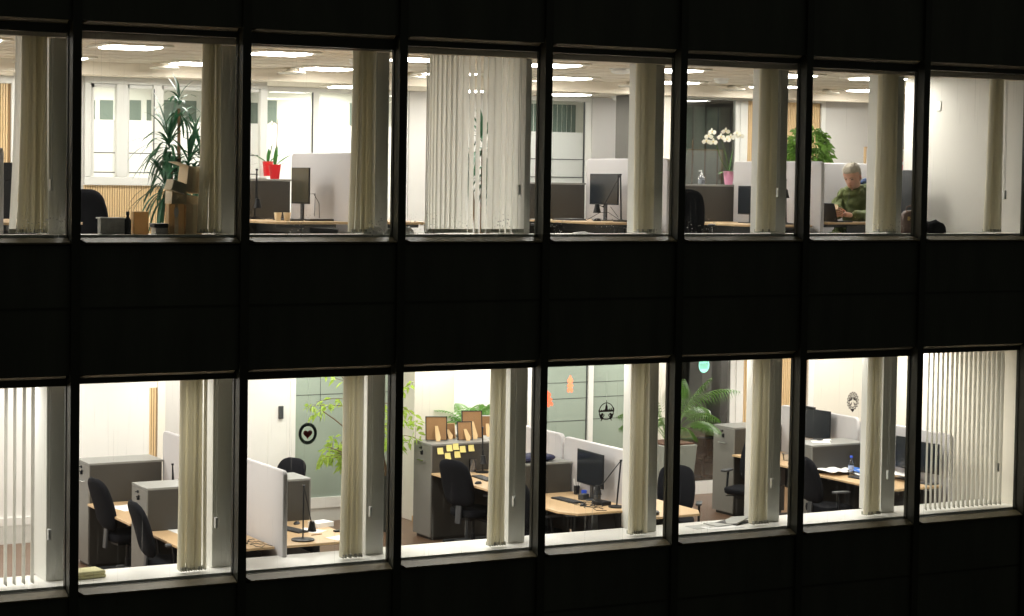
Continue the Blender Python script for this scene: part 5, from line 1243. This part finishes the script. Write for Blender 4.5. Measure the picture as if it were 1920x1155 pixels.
P = [Pp(1614,440,1.98), Pp(1613,418,1.98), Pp(1611,394,1.97), Pp(1606,373,1.95), Pp(1600,356,1.95),
     Pp(1622,366,1.88), Pp(1635,370,1.80), Pp(1643,388,1.68), Pp(1641,405,1.60), Pp(1620,407,1.53), Pp(1598,404,1.47),
     Pp(1590,366,2.04), Pp(1582,369,2.10), Pp(1573,384,2.05), Pp(1568,396,1.95), Pp(1568,403,1.80), Pp(1572,404,1.66),
     Lp(.10,.12,.58), Lp(.5,.13,.58), Lp(.10,-.12,.58), Lp(.5,-.13,.58)]
E_ = [(0,1),(1,2),(2,3),(3,4),(3,5),(5,6),(6,7),(7,8),(8,9),(9,10),(3,11),(11,12),(12,13),(13,14),(14,15),(15,16),(0,17),(17,18),(0,19),(19,20)]
R_ = [.22,.235,.235,.20,.12, .155,.13,.11,.098,.078,.056, .15,.128,.10,.082,.064,.05, .10,.085,.10,.085]
jk = skinmesh('jacket', P, E_, R_, M['jacket'], man, sub=3)
tx = bpy.data.textures.new('jacket_folds', 'WOOD'); tx.wood_type = 'BANDNOISE'; tx.noise_scale = .10; tx.turbulence = 7
dm = jk.modifiers.new('folds', 'DISPLACE'); dm.texture = tx; dm.strength = .036; dm.mid_level = .5
tx2 = bpy.data.textures.new('jacket_creases', 'CLOUDS'); tx2.noise_scale = .05; dm = jk.modifiers.new('creases', 'DISPLACE'); dm.texture = tx2; dm.strength = .03; dm.mid_level = .5
# legs below the desk (trousers) and shoes
P2 = [Lp(.12,.13,.57), Lp(.52,.13,.56), Lp(.50,.13,.30), Lp(.46,.13,.08)]; skinmesh('trouser_leg', P2, [(0,1),(1,2),(2,3)], [.095,.075,.06,.05], M['trouser'], man)
P3 = [Lp(.12,-.13,.57), Lp(.52,-.13,.56), Lp(.54,-.13,.30), Lp(.5,-.13,.08)]; skinmesh('trouser_leg', P3, [(0,1),(1,2),(2,3)], [.095,.075,.06,.05], M['trouser'], man)
for s, f in ((.13, .5), (-.13, .54)): skinmesh('shoe', [Lp(f-.06, s, .045), Lp(f+.06, s, .045), Lp(f+.16, s, .035)], [(0,1),(1,2)], [.045,.045,.032], M['blackplastic'], man, sub=1)
# collar and hood
nb = Pp(1599, 354, 1.93)
b = MB(); rings = []
for r, z in ((.118, -.04), (.113, -.01), (.11, .012), (.112, .02), (.098, .018), (.09, -.02)):
    rings.append([nb+fdir*(.012+r*cos(a))+sdir*(r*1.0*sin(a))+Vector((0, 0, z-.045*max(0, cos(a))+.02*max(0, -cos(a)))) for a in [2*pi*i/20 for i in range(20)]])
b.loft(rings, cap=False); build('collar', b, M['jacket'], man, smooth=60)
hood = skinmesh('hood', [Pp(1617,352,1.92), Pp(1630,351,1.96), Pp(1639,350,2.04), Pp(1624,347,2.12)], [(0,1),(1,2),(2,3)], [.05,.066,.066,.05], M['jacket'], man)
skinmesh('hood_lining', [Pp(1614,345,1.96), Pp(1622,339,2.0), Pp(1627,342,2.06)], [(0,1),(1,2)], [.035,.046,.04], M['hoodin'], man)
b = MB(); b.tube([nb+fdir*.13+Vector((0, 0, -.05)), Pp(1592, 372, 1.79), Pp(1586, 388, 1.78)], .0045, 5); build('zip', b, M['blackplastic'], man)
# head: lofted profile looking along +f, tilted down
hc = nb+fdir*.035+Vector((.035, -.01, .043)); yawh = math.atan2(-.40, -.916)
HR = Matrix.Translation(hc) @ Matrix.Rotation(yawh, 4, 'Z') @ Matrix.Rotation(radians(27), 4, 'Y') @ Matrix.Scale(1.36, 4)
hd = bpy.data.objects.new('head', None)
# rings by height: (z, half depth front, half depth back, half width)
prof = [(-.02,.045,.055,.048), (.0,.062,.060,.052), (.012,.078,.062,.055), (.028,.086,.066,.056), (.05,.088,.074,.062), (.07,.088,.082,.068), (.09,.090,.088,.073), (.108,.088,.092,.075), (.125,.092,.095,.0765), (.15,.091,.097,.077), (.175,.084,.094,.074), (.198,.066,.082,.063), (.214,.040,.056,.043), (.222,.012,.02,.016)]
N = 32; vs = []; fs = []
for z, df, db, hw in prof:
    for i in range(N):
        a = 2*pi*i/N; ca, sa = cos(a), sin(a); x = (df if ca > 0 else db)*ca; y = hw*math.copysign(abs(sa)**.9, sa)
        if ca > 0:
            fr = max(0, 1-abs(y)/.02)
            if .058 < z < .105: x += fr*.032*(1-abs(z-.066)/.055 if z > .066 else .8)     # nose
            if abs(z-.108) < .018: x -= .015*math.exp(-((abs(y)-.032)/.016)**2)            # eye sockets
            if abs(z-.125) < .01: x += .004*math.exp(-((abs(y)-.03)/.02)**2)               # brow
            if z < .03: x += .006*math.exp(-(y/.02)**2)                                    # chin
            if .028 < z < .06: x += .004*math.exp(-(y/.024)**2)
            if abs(z-.07) < .022: x -= .004*math.exp(-((abs(y)-.045)/.012)**2)             # cheek hollow
        vs.append((x, y*1.06, z))
for j in range(len(prof)-1):
    for i in range(N): fs.append((j*N+i, j*N+(i+1) % N, (j+1)*N+(i+1) % N, (j+1)*N+i))
fs += [tuple(range(N-1, -1, -1)), tuple((len(prof)-1)*N+i for i in range(N))]
b = MB(); b.add([HR @ Vector(v) for v in vs], fs)
for s in (-1, 1):      # ears
    b.loft([[HR @ Vector((-.005+r*.8*cos(a)*.6, s*(.072+o_), .095+r*sin(a))) for a in [2*pi*i/10 for i in range(10)]] for r, o_ in ((.018, 0), (.028, .008), (.03, .015), (.022, .016), (.012, .008))])
head = build('head', b, M['skin'], man, smooth=80); sb = head.modifiers.new('sub', 'SUBSURF'); sb.levels = sb.render_levels = 1
skinmesh('neck', [nb+Vector((0,0,-.06)), nb+Vector((0,0,.02)), hc+Vector((0,0,.06))], [(0,1),(1,2)], [.062,.058,.06], M['skin'], man)
for s in (-1, 1):
    b = MB(); b.loft([[HR @ Vector((.079+.004*(1-k), s*.031+.013*k*cos(a), .106+.0042*k*sin(a))) for a in [2*pi*i/10 for i in range(10)]] for k in (1, .05)]); build('eye', b, M['eye'], head)
    b = MB(); b.tube([HR @ Vector((.088, s*.014, .122)), HR @ Vector((.090, s*.030, .128)), HR @ Vector((.080, s*.047, .122))], .0055, 5); build('eyebrow', b, M['brow'], head)
    b = MB(); b.tube([HR @ Vector((.080, s*.018, .105)), HR @ Vector((.082, s*.031, .101)), HR @ Vector((.074, s*.045, .105))], .0034, 5); build('eyelid_line', b, M['brow'], head)
b = MB(); b.tube([HR @ Vector((.082, -.02, .045)), HR @ Vector((.0925, -.008, .0475)), HR @ Vector((.0925, .008, .0475)), HR @ Vector((.082, .02, .045))], .005, 6); build('mouth', b, M['lip'], head)
# hair cap with tufts
b = MB(); rings = []
for z, df, db, hw in [(.06,.0,.088,.066), (.085,.005,.097,.077), (.11,.012,.100,.0805), (.135,.03,.101,.082), (.155,.06,.101,.082), (.172,.089,.099,.080), (.19,.088,.094,.076), (.21,.070,.080,.064), (.226,.042,.054,.042), (.234,.014,.02,.016)]:
    ring_ = []
    for i in range(N):
        a = 2*pi*i/N; ca, sa = cos(a), sin(a); x = (df if ca > 0 else db)*ca; ring_.append(HR @ Vector((x, hw*math.copysign(abs(sa)**.9, sa), z+.004*sin(5*a))))
    rings.append(ring_)
b.loft(rings); q = random.Random(6)
for i in range(700):
    th = q.uniform(0, 2*pi); u = q.uniform(.0, 1); z = .10+.13*u; rr = math.sqrt(max(0, 1-((z-.12)/.12)**2)) if z > .12 else 1
    if cos(th) > .3 and z < .172: continue
    n_ = Vector((.10*cos(th)*rr, .08*sin(th)*rr, z)); d = Vector((.5+.3*cos(th), sin(th)*.5, .5)).normalized(); s = d.cross(Vector((0, 0, 1))).normalized()*.003; L = q.uniform(.018, .040)
    b.add([HR @ (n_-s), HR @ (n_+s), HR @ (n_+d*L+Vector((0, 0, -.004)))], [(0,1,2)])
build('hair', b, M['hair'], head, smooth=70)
# hands holding the phone
def hand(name, wrist, palm, fingers, thumb):
    pts = [wrist, palm]; ed = [(0, 1)]; rd = [(.030, .024), (.042, .020)]
    o = skinmesh(name, pts+[palm+(palm-wrist).normalized()*.035], [(0,1),(1,2)], [.03, .04, .034], M['skin'], man)
    for k, f in enumerate(fingers+[thumb]): skinmesh('finger' if k < len(fingers) else 'thumb', f, [(i, i+1) for i in range(len(f)-1)], [.0125, .0115, .0105, .0085][:len(f)], M['skin'], o, sub=1)
pc = Pp(1564, 392, 1.56)
wl, pl_ = Pp(1598,404,1.47), Pp(1586,402,1.47)
def V(x_, y_, Y): return Pp(x_, y_, Y)
fl_ = [[V(1581,397+3.2*i,1.47), V(1574-.5*i,394.5+3.4*i,1.49), V(1567-.6*i,393+3.6*i,1.52), V(1563-.3*i,394+3.4*i,1.56)] for i in range(4)]
hand('left_hand', wl, pl_, fl_, [V(1586,397,1.50), V(1578,392,1.53), V(1571,389,1.555)])
wr, pr_ = Pp(1572,404,1.68), Pp(1567,402,1.64)
fr_ = [[V(1566,399+2.4*i,1.62), V(1562-.4*i,397+2.8*i,1.60), V(1560,396+3*i,1.57), V(1562,396+2.8*i,1.55)] for i in range(4)]
hand('right_hand', wr, pr_, fr_, [V(1568,398,1.62), V(1567,393,1.60), V(1566,390,1.58)])
for w0, w1 in ((Pp(1606,405,1.49), wl), (Pp(1573,404,1.74), wr)):
    skinmesh('cuff', [w0, w0.lerp(w1, .75)], [(0,1)], [.056, .052], M['jacket'], man, sub=1)
ph = thing('mobile_phone', 'brown cased phone held up in the seated man\'s hands', 'phone', tuple(org+pc), math.atan2(fdir.y, fdir.x)+radians(8))
R = Matrix.Rotation(radians(-50), 4, 'Y')
b = MB(); b.box(-.006, .004, -.045, .045, -.09, .09, R); build('case', b, M['phonem'], ph, bevel=.004)
b = MB(); b.box(-.0078, -.0062, -.037, .037, -.078, .078, R); build('screen', b, M['screen'], ph)
# laptop
lp = thing('open_laptop', 'open black laptop with its lid back to the window, in front of the man', 'laptop', (12.40, 1.42, UT+.01), 0)
b = MB(); b.box(.0, .24, -.18, .18, 0, .016); build('keyboard_base', b, M['blackplastic'], lp, bevel=.004)
b = MB(); b.box(-.008, 0, -.18, .18, .016, .25, Matrix.Rotation(radians(-15), 4, 'Y')); lid = build('lid', b, M['blackplastic'], lp, bevel=.004)
b = MB(); b.box(.0006, .002, -.17, .17, .026, .24, Matrix.Rotation(radians(-15), 4, 'Y')); build('screen', b, M['screen'], lp)
b = MB(); b.box(-.0095, -.0082, -.17, -.12, .03, .036, Matrix.Rotation(radians(-15), 4, 'Y')); b.box(-.0095, -.0082, -.17, -.12, .042, .048, Matrix.Rotation(radians(-15), 4, 'Y')); build('lid_mark', b, M['greyplastic'], lp)
sheet(13.05, 1.32, UT+.012, .3, .2, 10, 'white papers at the desk edge in front of the man')
cables('cable_tangle', [[(12.55, 1.36, UT-.05), (12.6, 1.28, UT-.2), (12.75, 1.3, UT-.3)], [(12.8, 1.36, UT-.05), (12.7, 1.3, UT-.22), (12.5, 1.28, UT-.28)], [(12.66, 1.3, UT-.1), (12.68, 1.28, UT-.33)]], 'thin cables hanging below the man\'s desk')
b = MB(); b.lathe([(0, 0), (.11, 0), (.13, .28), (.12, .28), (.1, .02), (0, .02)], 20); tag(build('waste_bin', b, M['paper'], loc=(12.66, 1.2, F1+.3)), 'white bin shape below the man\'s desk', 'bin')

# ------------------------------------------------------------------ render settings
S.cycles.use_denoising = True; S.cycles.use_adaptive_sampling = False
S.cycles.max_bounces = 8; S.cycles.diffuse_bounces = 5; S.cycles.glossy_bounces = 3; S.cycles.transmission_bounces = 4; S.cycles.transparent_max_bounces = 12
S.cycles.sample_clamp_indirect = 6; S.cycles.caustics_reflective = False; S.cycles.caustics_refractive = False
